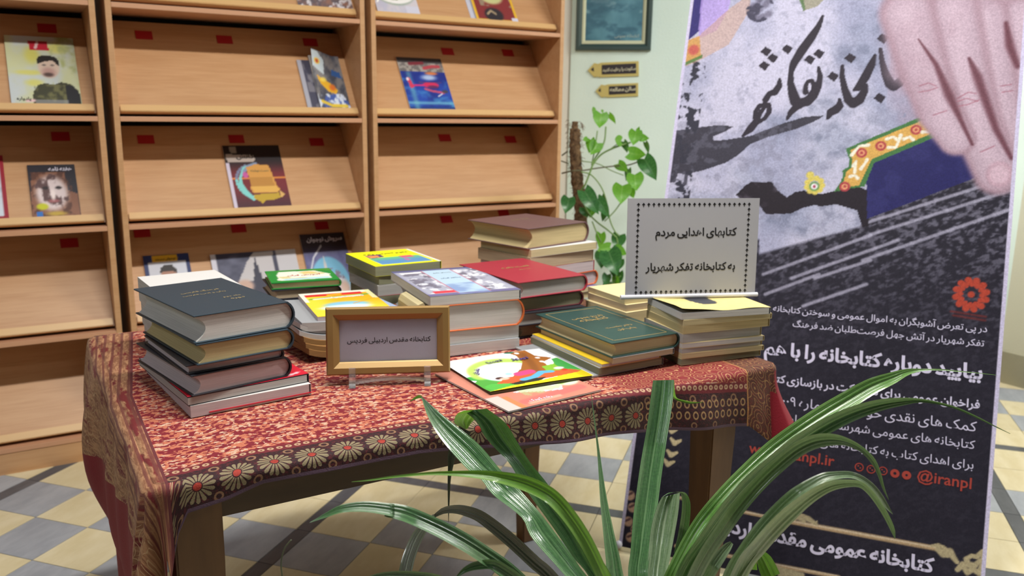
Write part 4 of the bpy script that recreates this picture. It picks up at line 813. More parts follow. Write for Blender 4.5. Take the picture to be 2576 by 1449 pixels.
# ------------------------------------------------------------------ on the wall: picture and two pencil-shaped plates
UPZ = np.array([0, 0, 1.0]); NW = np.cross(DA, UPZ)       # NW points into the room
def wallpt(x, y):                 # (along, height) of the wall point seen at pixel x, y
    d = ray(x, y); t = ((A0-CAM)@NW)/(d@NW); q = CAM+t*d; return (q-A0)@DA, q[2]
pz = math.radians(-41.55)
pic = thing('picture', 'framed blue-green sea picture with a dark green frame on the pale wall', 'picture', tuple(A0+DA*.024+NW*.001+UPZ*1.553), pz)
MP = Matrix(((1, 0, 0, 0), (0, 0, -1, 0), (0, 1, 0, 0), (0, 0, 0, 1)))
GRNF = plain('dark_green_frame', (52, 72, 70), .4); CRMF = plain('cream_fillet', (200, 204, 172), .5)
frame_rails(.368, .52, .030, GRNF, pic, MP, d0=0, d1=.022)
MPi = MP @ Matrix.Translation((.027, .027, 0)); frame_rails(.314, .466, .019, CRMF, pic, MPi, d0=0, d1=.011)
def p_sea(U, V):
    p = Paint(U, V, (0, 0, 0)); p.c = cloud(U, V, (70, 120, 138), (96, 148, 166), 3, 81); p.put(sm(vnoise(U*.7+V*.2, V*2.2, 5, 84), .5, .68)*.8, (52, 96, 118)); p.put(sm(vnoise(U*.6, V*2.6, 7, 86), .58, .72)*.7*(V > .3), (130, 168, 180)); p.put(sm(V, .5, 1)*.6, (120, 132, 190)); p.dot(.25, .5, .2, (58, 96, 116), .6, .12, .6); return p
bm = bmesh.new(); abox(bm, .04, .328, .04, .48, .0005, .004, MP); bmobj('backing_board', bm, CRMF, pic)
printed('picture_print', .284, .436, 60, 90, p_sea, pic, (.042, 0, .042), (1, 0, 0), (0, 0, 1), .0045)
lettering('caption', 'کتابخانه عمومی', plain('caption_ink', (176, 190, 180), .6), pic, (.31, -.005, .062), (1, 0, 0), (0, 0, 1), width=.12, lift=.0006)
PLQ = plain('ochre_plate', (196, 180, 108), .45); PLB = plain('black_plate', (52, 46, 50), .35); WI2 = plain('cream_ink', (206, 202, 172), .5)
def pencil(outline, panel, tri, txt, label):
    c = wallpt(*outline[0]); base = A0+DA*c[0]+UPZ*c[1]; t = thing('pencil_sign', label, 'sign', tuple(base+NW*.001), pz)
    L = lambda q: (wallpt(*q)[0]-c[0], wallpt(*q)[1]-c[1])
    for nm, poly, z0, z1, m in (('plate', outline, 0, .006, PLQ), ('name_panel', panel, .006, .0072, PLB), ('pencil_tip', tri, .006, .0072, PLB)):
        bm = bmesh.new(); prism(bm, [L(q) for q in poly], z0, z1, 'z'); bmesh.ops.transform(bm, matrix=MP, verts=bm.verts); bmobj(nm, bm, m, t)
    a, b = L(txt[1]), L(txt[2]); ex = np.array([b[0]-a[0], 0, b[1]-a[1]]); w = np.linalg.norm(ex); ex /= w
    lettering('plate_lettering', txt[0], WI2, t, (b[0], -.0072, b[1]), ex, np.cross((0, 1, 0), ex)*-1 if False else np.array([-ex[2], 0, ex[0]]), width=w, bold=.03, lift=.0006)
zz = lambda q: (1460+q[0]/12.078, 140+q[1]/12.078)
pencil([zz(q) for q in ((225, 450), (425, 225), (540, 250), (640, 215), (1775, 165), (1780, 620), (580, 655), (520, 635), (425, 655))], [zz(q) for q in ((655, 285), (1695, 235), (1700, 540), (655, 575))], [zz(q) for q in ((315, 430), (405, 345), (420, 490))],
       ('سکوت را رعایت کنید', zz((680, 480)), zz((1690, 430))), 'upper of two ochre pencil-shaped wall plates, the longer one')
pencil([zz(q) for q in ((465, 1080), (640, 880), (740, 900), (850, 870), (1760, 830), (1760, 1230), (820, 1265), (740, 1245), (650, 1270))], [zz(q) for q in ((870, 935), (1690, 895), (1690, 1145), (870, 1190))], [zz(q) for q in ((545, 1065), (620, 980), (625, 1110))],
       ('سالن مطالعه', zz((900, 1090)), zz((1680, 1050))), 'lower of two ochre pencil-shaped wall plates, the shorter one')

# ------------------------------------------------------------------ climbing plant on a moss pole
PX, PY = 1.706, -.30
ptc = thing('climbing_plant', 'climbing plant with heart-shaped leaves on a brown moss pole beside the bookcase', 'plant', (PX, PY, 0))
DP = float((np.array([PX, PY, 1.1])-CAM)@FWD); base_ = np.array([PX, PY, 0.0])
MOSS, nt, p, out = new_mat('coir_moss'); g = G(nt); o_ = g.obj(); n1 = g.noise(o_, 60, 4, .7)
nt.links.new(g.mix(g.ss(n1, .35, .65), rgb(92, 66, 44), rgb(150, 118, 82)), p.inputs['Base Color']); p.inputs['Roughness'].default_value = .95; g.bump(p, g.noise(o_, 140, 4, .8), 1.0, .01)
pts = catmull([(0.03, 0, .28), (.03, 0, .6), (.045, .0, .84), (.02, 0, .97), (.005, 0, 1.10), (0, 0, 1.19), (0, 0, 1.217)], 14)
bm = bmesh.new(); n_ = 16; prev = None
for i, q in enumerate(pts):
    f = i/(len(pts)-1); r = .030*(1-.35*f) if q[2] < 1.19 else .012
    ring = [bm.verts.new((q[0]+r*(1+.22*random.uniform(-1, 1))*math.cos(2*math.pi*k/n_), q[1]+r*(1+.22*random.uniform(-1, 1))*math.sin(2*math.pi*k/n_), q[2])) for k in range(n_)]
    if prev:
        for k in range(n_): bm.faces.new([prev[k], prev[(k+1) % n_], ring[(k+1) % n_], ring[k]])
    else: bm.faces.new(ring[::-1])
    prev = ring
bm.faces.new(prev); bmobj('moss_pole', bm, MOSS, ptc, True)
bm = bmesh.new()
for i in range(260):
    q = pts[random.randrange(6, len(pts)-2)]; a = random.uniform(0, 6.28); r = .026; p0 = Vector((q[0]+r*math.cos(a), q[1]+r*math.sin(a), q[2]+random.uniform(-.01, .01)))
    d = Vector((math.cos(a)*random.uniform(.004, .018), math.sin(a)*random.uniform(.004, .018), random.uniform(-.02, .012))); tube(bm, [p0, p0+d*.6, p0+d+Vector((0, 0, -.004))], .0009, 3, False)
tag(bmobj('coir_fibre', bm, plain('coir_fibre', (104, 78, 52), .9), ptc), kind='stuff')
pot = bmesh.new(); prof = [(.10, 0), (.135, .26), (.145, .26), (.145, .285), (.13, .285), (.12, .25)]; n_ = 28; rings = [[pot.verts.new((r*math.cos(2*math.pi*k/n_), r*math.sin(2*math.pi*k/n_), z)) for k in range(n_)] for r, z in prof]
for r0, r1 in zip(rings, rings[1:]):
    for k in range(n_): pot.faces.new([r0[k], r0[(k+1) % n_], r1[(k+1) % n_], r1[k]])
pot.faces.new(rings[0][::-1]); bmobj('pot', pot, plain('clay_pot', (150, 86, 60), .7), ptc, True)
bm = bmesh.new(); bm.faces.new([bm.verts.new((.121*math.cos(2*math.pi*k/n_), .121*math.sin(2*math.pi*k/n_), .262)) for k in range(n_)]); bmobj('soil', bm, plain('soil', (50, 38, 30), .95, bump=.6, bscale=60), ptc)
def leafmat(name, c1, c2, vein, trans=.25, rough=.35, tcol=None, stripes=False):
    m, nt, p, out = new_mat(name); g = G(nt); k = g.n('ShaderNodeAttribute', attribute_name='lc'); u, v, w = g.sep(k.outputs['Vector'])
    au = g.m('ABSOLUTE', u); n = g.noise(g.xyz(u*1.5, v*9.0, w*7.), 2.0, 3)
    c = g.mix(g.ss(n, .35, .65), c1, c2)
    if stripes:
        s = g.m('ABSOLUTE', g.m('SINE', u*24.0+w)); c = g.mix(s*.22, c, vein); c = g.mix(g.ss(au, .10, .02)*.75, c, vein)
        c = g.mix(g.ss(au, .62, .8)*.35, c, vein); e_ = g.noise(g.xyz(u*14., v*1.2, w*3.), 1.0, 3); c = g.mix(g.ss(e_, .5, .7)*.4, c, vein)
        g.bump(p, s*.6+g.ss(au, .0, .12), .35, .0016)
    else: c = g.mix(g.ss(au, .07, .02)*.6, c, vein)
    nt.links.new(c, p.inputs['Base Color']); p.inputs['Roughness'].default_value = rough; p.inputs['Specular IOR Level'].default_value = .8 if stripes else .5
    if stripes: p.inputs['Coat Weight'].default_value = .35; p.inputs['Coat Roughness'].default_value = .09
    tr = g.n('ShaderNodeBsdfTranslucent'); g.put(tr.inputs[0], tcol or c2); mx = g.n('ShaderNodeMixShader'); mx.inputs[0].default_value = trans
    nt.links.new(p.outputs[0], mx.inputs[1]); nt.links.new(tr.outputs[0], mx.inputs[2]); nt.links.new(mx.outputs[0], out.inputs[0]); return m
HL = leafmat('light_heart_leaf', rgb(92, 158, 52), rgb(120, 178, 66), rgb(160, 200, 110), .35, .4, rgb(130, 200, 50)); HD = leafmat('dark_heart_leaf', rgb(52, 104, 58), rgb(74, 130, 72), rgb(120, 160, 110), .2, .3, rgb(90, 150, 50))
def setlc(me, data): a = me.attributes.new('lc', 'FLOAT_VECTOR', 'POINT'); a.data.foreach_set('vector', np.array(data, np.float32).ravel())
def heart(px, py, size, ang, tilt=0.0, yawl=0.0, dd=0.0, mat=None, wide=1.0):
    """heart leaf: base notch at pixel px,py; length size px; ang = direction of the tip, degrees clockwise from straight down"""
    d = DP+dd; o = dep(px, py, d)-base_; k = size*d/FX; a = math.radians(ang)
    dn = -UPV*math.cos(a)-RGT*math.sin(a); sd = RGT*math.cos(a)-UPV*math.sin(a)
    ct, st = math.cos(math.radians(tilt)), math.sin(math.radians(tilt)); dn2 = dn*ct-FWD*st; cy, sy = math.cos(math.radians(yawl)), math.sin(math.radians(yawl)); sd2 = sd*cy-FWD*sy; nn = np.cross(sd2, dn2)
    V, Fc, A = [], [], []; NV, NU = 10, 6
    for j in range(NV+1):
        v = j/NV; hw = .52*wide*(math.sin(math.pi*min(1, v*.93+.10)**.72))**.85*(1-.35*v) if v < 1 else 0
        for i in range(NU+1):
            u = 2*i/NU-1; vv = v - .16*(1-v)**3*abs(u)*1.0
            q = o+dn2*k*vv+sd2*k*hw*u+nn*k*(-.10*abs(u)*hw*2+.10*math.sin(v*3.1)-.12*v*v); V.append(q); A.append((u, v, px % 7))
    for j in range(NV):
        for i in range(NU): a_ = j*(NU+1)+i; Fc.append((a_, a_+1, a_+NU+2, a_+NU+1))
    m = meshobj('leaf', V, Fc, mat or HL, ptc, True); setlc(m.data, A); return m
q2 = lambda x, y: (1400+x/2.898, 260+y/2.898)
STEM = plain('green_stem', (110, 142, 74), .5); STEM2 = plain('woody_stem', (84, 78, 50), .6)
def vine(P_, r=.0028, mat=None, dds=0.0):
    w = [dep(*q2(*q[:2]), DP+(q[2] if len(q) > 2 else 0))-base_ for q in P_]; bm = bmesh.new(); tube(bm, catmull(w, 8), r, 6); bmobj('stem', bm, mat or STEM, ptc, True)
vine([(175, 640, .02), (210, 590), (245, 500), (270, 440), (330, 370), (430, 320), (540, 285)], .0042); vine([(255, 480), (270, 420), (320, 340), (350, 270), (360, 170)], .0034); vine([(40, 510, .02), (120, 492, -.06), (200, 488), (300, 472), (440, 455), (530, 448), (620, 415)], .0032, STEM2)
vine([(255, 450), (280, 330), (298, 200)], .0026); vine([(180, 420), (300, 440), (400, 490), (490, 525)], .0020); vine([(180, 500, -.05), (250, 520), (320, 600), (360, 700), (390, 850), (430, 940), (460, 970)], .0028); vine([(160, 640), (220, 780), (290, 860), (370, 920), (440, 980)], .0036)
vine([(350, 860), (420, 790), (470, 720), (500, 660)], .0026); vine([(430, 460), (500, 490), (520, 520)], .002); vine([(40, 380, .02), (80, 350, .0)], .003, STEM2); vine([(35, 420, .02), (90, 440)], .003, STEM2); vine([(370, 350), (410, 320), (460, 285)], .0022); vine([(260, 860), (300, 960), (330, 1020)], .003); vine([(440, 980), (450, 1080), (440, 1180), (420, 1300), (340, 1400)], .003); vine([(350, 1330), (420, 1290), (470, 1260)], .002)
for (x, y, s, a, ti, ya, dd, m, w) in (
    (325, 75, 118, 8, 10, 0, 0, HL, 1.05), (280, 62, 110, 92, 70, 0, .01, HL, .6), (385, 80, 90, -35, 10, 60, .02, HL, .7), (340, 60, 50, 100, 60, 0, .01, HL, .5), (250, 265, 120, 5, 20, 50, 0, HL, .9), (300, 290, 110, 30, 10, 10, -.02, HL, 1.0), (225, 258, 60, 60, 40, 30, .01, HL, .9),
    (470, 275, 100, 88, 50, 0, 0, HL, .9), (580, 205, 108, 12, 0, 10, -.01, HL, 1.05), (490, 280, 100, -18, 20, 55, .01, HD, .8), (610, 250, 70, -80, 20, 0, 0, HL, .9), (650, 285, 95, -15, 10, 65, .02, HD, .7), (530, 362, 150, -75, 35, 0, -.02, HL, .75), (640, 405, 190, -28, 10, 20, -.03, HD, .72),
    (450, 440, 110, -45, 30, 30, 0, HL, .8), (525, 480, 100, 10, 15, 60, .02, HD, .9), (570, 520, 125, -5, 5, 5, -.03, HL, 1.1), (480, 600, 140, 5, 0, 5, -.04, HL, 1.1), (540, 630, 70, -20, 10, 30, 0, HL, 1.0), (590, 205, 40, -160, 20, 0, 0, HL, .8),
    (90, 690, 120, 12, 0, 15, -.06, HD, 1.0), (205, 640, 210, -30, 10, 10, -.05, HD, .62), (300, 700, 180, -30, 20, 20, -.06, HD, .55), (260, 750, 90, 10, 0, 20, 0, HL, 1.0), (330, 680, 120, -10, 10, 60, .02, HD, .8), (350, 790, 80, 10, 10, 50, 0, HD, .9), (200, 760, 90, -20, 20, 20, .02, HD, 1.0), (225, 700, 90, -70, 20, 10, .02, HD, .9),
    (325, 950, 110, 5, 5, 40, 0, HL, .9), (390, 1050, 130, 75, 30, 0, -.02, HL, .7), (460, 960, 120, 15, 0, 20, .01, HD, 1.0), (380, 1080, 190, -20, 5, 10, -.05, HD, .95), (330, 1090, 120, 0, 5, 30, -.02, HD, 1.0), (430, 1060, 100, -60, 20, 0, -.02, HL, .9), (460, 1140, 100, 20, 0, 30, 0, HD, 1.0), (420, 1180, 110, -5, 0, 40, .01, HD, .9), (370, 1250, 90, 15, 10, 30, 0, HD, .9), (430, 1270, 110, 0, 10, 50, 0, HL, .7), (460, 1230, 120, 10, 10, 40, .02, HD, .7), (340, 1360, 90, 10, 10, 20, 0, HD, 1.0), (310, 1380, 80, 30, 10, 20, 0, HL, .9), (390, 1300, 80, 60, 20, 10, .02, HD, .8)):
    heart(*q2(x, y), s/2.898, a, ti, ya, dd, m, w)

# ------------------------------------------------------------------ leaning banner
BL0 = np.array([1.10115, -1.44840, .02]); E1 = np.array([.596647, -.8025, 0]); E1 /= np.linalg.norm(E1)
E2 = np.array([.289200, .212060, .933485]); E2 -= E1*(E1@E2); E2 /= np.linalg.norm(E2); EB = np.cross(E1, E2)   # EB towards the room
BWD, BH = .936, 1.95
def bpx(x, y): d = ray(x, y); t = ((BL0-CAM)@EB)/(d@EB); v = CAM+t*d-BL0; return (v@E1, v@E2)
z6 = lambda *P_: [bpx(1640+a/2.588, b/2.588) for a, b in P_]
z7 = lambda *P_: [bpx(1640+a/1.6303, 560+b/1.6303) for a, b in P_]
bn = thing('banner', 'tall leaning printed banner with calligraphy, a large hand and white text on charcoal', 'banner', tuple(BL0))
def p_banner(U, V):
    X = U*BWD; Y = V*BH; p = Paint(X, Y, (0, 0, 0))
    f = sm(vnoise(X*1.2, Y, 5, 101), .32, .68)[..., None]; p.c = np.array((156, 158, 186))*(1-f)+np.array((190, 188, 212))*f
    mm = sm(vnoise(X*.8+Y*.5, Y, 4, 103), .45, .7); p.put(mm*.5, (126, 136, 162)); p.put(mm*sm(vnoise(X, Y, 34, 104), .45, .65)*.55, (96, 102, 126)); p.put(sm(vnoise(X, Y, 60, 134), .6, .75)*.25, (110, 112, 136))
    # charcoal lower part
    bl = np.array(z6((-300, 1800), (105, 1640), (700, 1560))+z7((440, 130), (850, 18))+z6((1400, 1420), (2050, 1170), (2600, 950)))
    edge = np.interp(X, bl[:, 0], bl[:, 1]); g1 = vnoise(X*1.2+Y*.6, Y*2-X, 58, 105, 3); lowm = 1-sm(Y-edge, -.006, .006)
    gr = (sm(g1, .42, .72)*.8*(.10+.90*sm(Y, .55, 1.12))+.06)[..., None]; dk = np.array((32, 30, 42)); ch = np.array((112, 110, 128)); lowc = dk*(1-gr)+ch*gr
    p.put(lowm, lowc)
    # blurred strip of another panel at the upper left
    for q in (((2181, 560), (2560, 440)), ((2190, 590), (2570, 470)), ((1920, 690), (2190, 592)), ((1990, 700), (2260, 604)), ((2170, 655), (2560, 520)), ((1925, 740), (2060, 690)), ((2050, 700), (2190, 655)), ((2020, 770), (2180, 715))):
        p.caps([bpx(*q[0]), bpx(*q[1])], .0045, (176, 174, 196), .6, .75)
    # ink smear at the left
    ink = (46, 44, 56)
    p.poly(z6((130, 1000), (160, 850), (300, 830), (420, 815), (535, 822), (470, 860), (395, 890), (400, 912), (470, 912), (640, 885), (860, 800), (1000, 760), (1115, 752), (1080, 780), (940, 840), (760, 890), (640, 940), (560, 1010), (480, 1060), (330, 1110), (240, 1130), (225, 1200), (185, 1245), (205, 1180), (215, 1135), (170, 1130), (150, 1190), (118, 1190)), ink, .92)
    p.put(sm(vnoise(X, Y, 40, 107), .5, .62)*.35*(Y > 1.0)*(X < .35)*(Y < 1.3), (120, 120, 140)); p.put(sm(vnoise(X, Y, 45, 108), .55, .6)*(X < .06+.04*vnoise(X, Y, 9, 3))*(Y > .9)*(Y < 1.5), (50, 50, 64))
    # burnt paper edge
    p.poly(z6((545, 1270), (600, 1215), (640, 1185), (780, 1185), (820, 1240), (880, 1285), (930, 1250), (990, 1240), (1100, 1265), (1180, 1245), (1260, 1205), (1330, 1205), (1410, 1245), (1412, 1470), (1370, 1480), (1335, 1370), (1200, 1330), (1100, 1345), (1060, 1335), (980, 1355), (900, 1392), (740, 1395), (700, 1340), (620, 1330)), (34, 28, 38)); p.put(0*X, ink)
    p.put(sm(vnoise(X, Y, 30, 127), .45, .65)*.4*(p.c[..., 0] < 50)*(Y > edge)*(X < .35), (104, 96, 112))
    # ornament band and blue field
    gD = (66, 112, 64); yl = (204, 160, 84)
    p.poly(z6((1445, 1060), (1860, 880), (2080, 970), (2160, 1130), (2050, 1180), (1400, 1425), (1400, 1250), (1395, 1170)), (34, 33, 90)); p.put(sm(vnoise(X, Y, 28, 109), .45, .7)*.5*((p.c[..., 2] > 80)*(p.c[..., 0] < 36)), (50, 50, 108))
    p.poly(z6((1262, 968), (1770, 752), (1860, 885), (1445, 1062), (1398, 1180), (1385, 1215), (1270, 1230), (1185, 1250), (1225, 1190), (1245, 1140), (1238, 1112), (1280, 1085), (1285, 1040)), gD)
    p.poly(z6((1292, 978), (1782, 775), (1835, 862), (1432, 1036), (1372, 1160), (1350, 1205), (1255, 1222), (1240, 1200), (1262, 1140), (1262, 1120), (1298, 1095), (1305, 1040)), yl)
    for (x, y) in ((1365, 995), (1490, 950), (1720, 845), (1255, 1215)):
        c = z6((x, y))[0]; p.dot(c[0], c[1], .0145, (164, 62, 70), .1); p.dot(c[0], c[1], .0085, (214, 150, 110), .1); p.dot(c[0], c[1], .004, (164, 62, 70), .1)
    for a, b, c in (((1300, 1010), (1350, 950), (1410, 945)), ((1530, 905), (1570, 890), (1600, 910)), ((1540, 960), (1590, 960), (1620, 880)), ((1640, 905), (1680, 890), (1700, 910)), ((1760, 860), (1800, 860), (1820, 845)), ((1310, 1080), (1330, 1050), (1320, 1120)), ((1360, 1100), (1390, 1060), (1400, 1040)), ((1290, 1150), (1320, 1140), (1340, 1160))): p.caps(z6(a, b, c), [.005, .003, .005], (226, 222, 206), .2)
    c = z6((1058, 1205))[0]
    for k in range(9): p.dot(c[0]+.021*math.cos(k*.698), c[1]+.021*math.sin(k*.698), .0085, (206, 190, 96), .15)
    p.dot(c[0], c[1]-.004, .014, (96, 140, 80), .2); p.dot(c[0], c[1]-.004, .009, (230, 226, 232), .2); p.dot(c[0], c[1]-.004, .0045, (160, 60, 90), .2); p.dot(*z6((1030, 1140))[0], .011, (206, 190, 96), .2)
    # upper left: violet cloth, ornament strip, lamp
    p.poly(z6((230, -60), (335, -60), (320, 120), (310, 200), (236, 262)), (52, 46, 110)); p.poly(z6((325, -60), (520, -60), (500, 60), (420, 200), (300, 250), (310, 120)), (170, 146, 214), .8)
    p.poly(z6((200, 440), (232, 262), (310, 230), (500, 60), (640, -40), (640, 60), (500, 290), (300, 400)), (190, 150, 130), .55); p.poly(z6((208, 432), (236, 262), (310, 235), (320, 375)), (196, 150, 92)); p.dot(*z6((272, 325))[0], .017, (186, 92, 84), .3); p.poly(z6((208, 430), (214, 405), (330, 355), (328, 376)), (92, 120, 70))
    p.poly(z6((945, -60), (1170, -60), (1080, 40), (985, 72)), (150, 146, 132)); p.poly(z6((945, -60), (960, 0), (985, 72), (1000, 60), (975, -60)), (92, 116, 80))
    for (x, y) in ((660, 40), (700, 60), (740, 30), (720, 110), (680, 120), (760, 90), (700, 0), (760, 0), (660, 90)): p.dot(*z6((x, y))[0], .011, (104, 100, 122), .5, a=.8)
    p.put(sm(vnoise(X, Y, 26, 111), .5, .6)*(np.hypot(X-z6((705, 60))[0][0], Y-z6((705, 60))[0][1]) < .042), (66, 64, 84))
    # calligraphy
    K = (44, 38, 50)
    def st(P_, r, soft=.08): p.caps(z6(*P_), [a*.00054 for a in r], K, soft)
    st([(1112, 105), (1085, 170), (1040, 240), (975, 330), (925, 410), (905, 470), (902, 540), (918, 610), (935, 660), (960, 680)], [8, 16, 24, 26, 22, 15, 18, 26, 30, 26])
    st([(960, 672), (1010, 660), (1050, 625), (1085, 560), (1095, 500), (1085, 440)], [26, 28, 24, 18, 16, 8]); st([(1000, 600), (1000, 560), (1015, 530), (1040, 525), (1055, 550), (1050, 590), (1030, 620)], [16, 12, 10, 12, 14, 14, 14]); st([(965, 680), (935, 700), (905, 730), (880, 775)], [22, 20, 16, 8])
    st([(832, 515), (828, 560), (800, 600), (765, 610), (740, 650), (730, 670)], [8, 18, 20, 16, 18, 10]); st([(760, 680), (700, 690), (672, 730), (668, 770), (690, 800), (735, 770), (762, 730), (765, 690), (740, 690), (700, 740), (680, 790), (640, 840), (592, 884)], [12, 14, 12, 10, 10, 12, 14, 12, 10, 14, 20, 22, 8])
    st([(1222, 645), (1222, 690), (1195, 715), (1165, 730), (1145, 772)], [8, 20, 24, 22, 8]); st([(1240, 430), (1238, 500), (1255, 580), (1280, 650), (1310, 672), (1350, 650), (1380, 600), (1385, 560), (1350, 555), (1318, 585)], [10, 14, 18, 24, 28, 26, 20, 18, 16, 10]); st([(1452, 358), (1430, 420), (1390, 500), (1345, 570), (1385, 560)], [8, 20, 24, 20, 18])
    st([(1488, 320), (1498, 400), (1520, 480), (1550, 545), (1575, 560), (1610, 540), (1640, 500), (1665, 465), (1665, 440)], [10, 14, 20, 26, 28, 24, 22, 18, 8]); st([(1590, 370), (1606, 400), (1610, 408)], [6, 12, 10])
    for (x, y) in ((880, 322), (742, 337), (785, 380), (730, 430), (1086, 352), (1027, 390), (1290, 380), (1178, 500), (1502, 252), (1482, 640)): c = z6((x, y))[0]; r = .0165; p.poly([(c[0]-r, c[1]), (c[0]-.2*r, c[1]+r), (c[0]+r, c[1]+.3*r), (c[0]+.3*r, c[1]-r)], K)
    # printed hand
    sk = np.array((180, 158, 174)); sh = (160, 120, 136)
    p.put(sm(X-np.interp(Y, [1.2, 1.45, 1.95], [.72, .60, .55]), -.04, .05)*sm(Y, 1.38, 1.46), sk)
    def fing(P_, r): Q = z6(*P_); R = [a*.00052 for a in r]; p.caps(Q, [a*1.04 for a in R], (150, 120, 134), .2); p.caps(Q, [a*.86 for a in R], sk, .35); p.caps(Q, [a*.35 for a in R], (196, 174, 190), .9, .7)
    fing([(2420, 120), (2440, 500), (2430, 820)], [130, 120, 110]); fing([(2150, 100), (2210, 500), (2290, 860), (2400, 1120)], [120, 120, 105, 90])
    fing([(1960, 60), (2030, 460), (2110, 800), (2250, 1130)], [125, 125, 118, 108]); fing([(1660, 80), (1780, 480), (1880, 740), (1985, 905)], [135, 118, 108, 88])
    p.put(sm(vnoise(X, Y, 6, 120), .4, .8)*(p.c[..., 0] > 140)*(X > .60)*(Y > 1.3)*.5, (160, 132, 148))
    for P_, r in ((((1735, 255), (1850, 420), (1935, 620), (2010, 780), (2085, 940)), (4, 12, 22, 12, 8)), (((2065, 380), (2120, 500), (2175, 660), (2240, 840), (2340, 1030)), (8, 22, 20, 16, 10)), (((2305, 150), (2330, 300), (2380, 430)), (10, 20, 14))): p.caps(z6(*P_), [a*.00052 for a in r], (92, 48, 60), .8, .85)
    for P_ in (((1740, 560), (1800, 540), (1850, 560)), ((1735, 600), (1800, 590), (1860, 570)), ((1990, 660), (2050, 640), (2120, 660)), ((2000, 690), (2060, 680), (2130, 650)), ((1990, 640), (2060, 600), (2110, 610)), ((2270, 560), (2340, 550)), ((2280, 600), (2350, 590)), ((2140, 990), (2230, 950)), ((1830, 750), (1920, 720))): p.caps(z6(*P_), .0016, (150, 90, 108), .6, .7)
    c = z6((2262, 1135))[0]; p.dot(c[0], c[1], .030, (168, 132, 148), .3, .034); p.dot(c[0], c[1], .026, (200, 172, 188), .35, .030)
    # emblem
    c = bpx(2443, 741)
    for k in range(12):
        a = 2*math.pi*k/12; x0, y0 = c[0]+.025*math.cos(a), c[1]+.027*math.sin(a); p.caps([(x0, y0), (c[0]+.037*math.cos(a+.25), c[1]+.040*math.sin(a+.25))], [.0062, .0085], (172, 66, 50), .15)
    p.dot(c[0], c[1], .0085, (172, 66, 50), .2)
    for q in (((2392, 783), (2480, 797)), ((2398, 793), (2478, 806))): p.caps([bpx(*q[0]), bpx(*q[1])], .0028, (116, 44, 44), .6, .7)
    # gilt cartouche at the foot
    gd = (176, 150, 116)
    def bars(a, b, r=.0062): A_, B_ = bpx(*a), bpx(*b); p.caps([A_, B_], r, gd, .35); p.caps([(A_[0], A_[1]+.002), (B_[0], B_[1]+.002)], r*.3, (206, 190, 166), .8)
    bars((1700, 1250), (1977, 1311), .0045); bars((1965, 1308), (2357, 1380)); bars((1700, 1373), (2110, 1452), .005)
    zc = lambda *P_: [bpx(1800+a/3.68, 1080+b/3.68) for a, b in P_]
    for P_, r in ((((730, 800), (800, 795), (860, 830), (930, 875), (940, 850)), (3, 5, 9, 5, 2)), (((690, 850), (760, 810), (820, 850)), (3, 8, 6)), (((2000, 1080), (2060, 1070), (2110, 1090), (2170, 1150), (2230, 1230)), (4, 5, 5, 8, 5)), (((2060, 1110), (2110, 1150), (2150, 1170)), (9, 12, 6)), (((2170, 1130), (2200, 1180), (2240, 1230)), (10, 8, 5)), (((2320, 1200), (2370, 1170), (2420, 1180), (2470, 1130)), (6, 6, 7, 6)), (((2320, 1200), (2340, 1250), (2400, 1260), (2450, 1210)), (7, 9, 8, 5)), (((2240, 1300), (2290, 1250), (2330, 1330), (2380, 1290), (2440, 1340)), (7, 9, 7, 9, 6)), (((2480, 1130), (2470, 1250), (2440, 1320)), (6, 7, 6)), (((520, 1250), (570, 1300), (640, 1310), (720, 1340)), (8, 12, 8, 9)), (((600, 1350), (700, 1330), (800, 1350)), (8, 10, 8))): p.caps(zc(*P_), [a*.00085 for a in r], (172, 160, 128), .3)
    for (x, y, s) in ((1690, 1085, 1), (1697, 1115, 1), (1688, 1145, 1), (1680, 1168, .9)):
        c = bpx(x, y); p.caps([(c[0]-.012, c[1]+.012), c, (c[0]+.016, c[1]+.010)], [.004, .0075, .004], (190, 176, 140), .2)
    for (x, y) in ((1577, 1245), (1583, 1275), (1572, 1310), (1590, 1330), (1578, 1350)): c = bpx(x, y); p.dot(c[0]+.01, c[1], .014, (186, 152, 128), .2); p.caps([(c[0]+.002, c[1]), (c[0]+.014, c[1]+.008)], .0035, (96, 70, 72), .3)
    p.put((np.minimum(X, BWD-X) < .0105)*1.0, (200, 194, 224)); return p
VINYL = print_mat('banner_vinyl', .6, .18); nt = VINYL.node_tree; g = G(nt); vc = [n for n in nt.nodes if n.type == 'VERTEX_COLOR'][0]; pb = [n for n in nt.nodes if n.type == 'BSDF_PRINCIPLED'][0]
gn = g.noise(g.obj(), 190, 3, .8); gn2 = g.noise(g.obj(), 420, 2, .8); vm = g.n('ShaderNodeVectorMath', operation='SCALE'); g.put(vm.inputs[0], vc.outputs[0]); g.put(vm.inputs['Scale'], g.ss(gn*.6+gn2*.4, .36, .66)*.42+.80); nt.links.new(vm.outputs[0], pb.inputs['Base Color'])
b_curl = lambda U, V: -.012*np.sin(np.pi*U)*(V*(1-V)*4)-.004*np.sin(V*9)
printed('banner_sheet', BWD, BH, 350, 730, p_banner, bn, (0, 0, 0), E1, E2, .0, curl=lambda U, V: 0*U, mat=VINYL)
WT = plain('banner_white', (206, 202, 228), .5); RT = plain('banner_red', (158, 60, 50), .5)
def bline(s, pr, pl_, mat=WT, bold=.01, full=None, persian=True, aspect=None):
    """one line of text, its right end seen at pixel pr and its left end at pl_"""
    a, b = bpx(*pr), bpx(*pl_); w = a[0]-b[0]; al = 'right'
    return lettering('banner_lettering', s, mat, bn, E1*a[0]+E2*a[1], E1, E2, width=w, bold=bold, persian=persian, lift=.0012, size=(aspect if aspect else None))
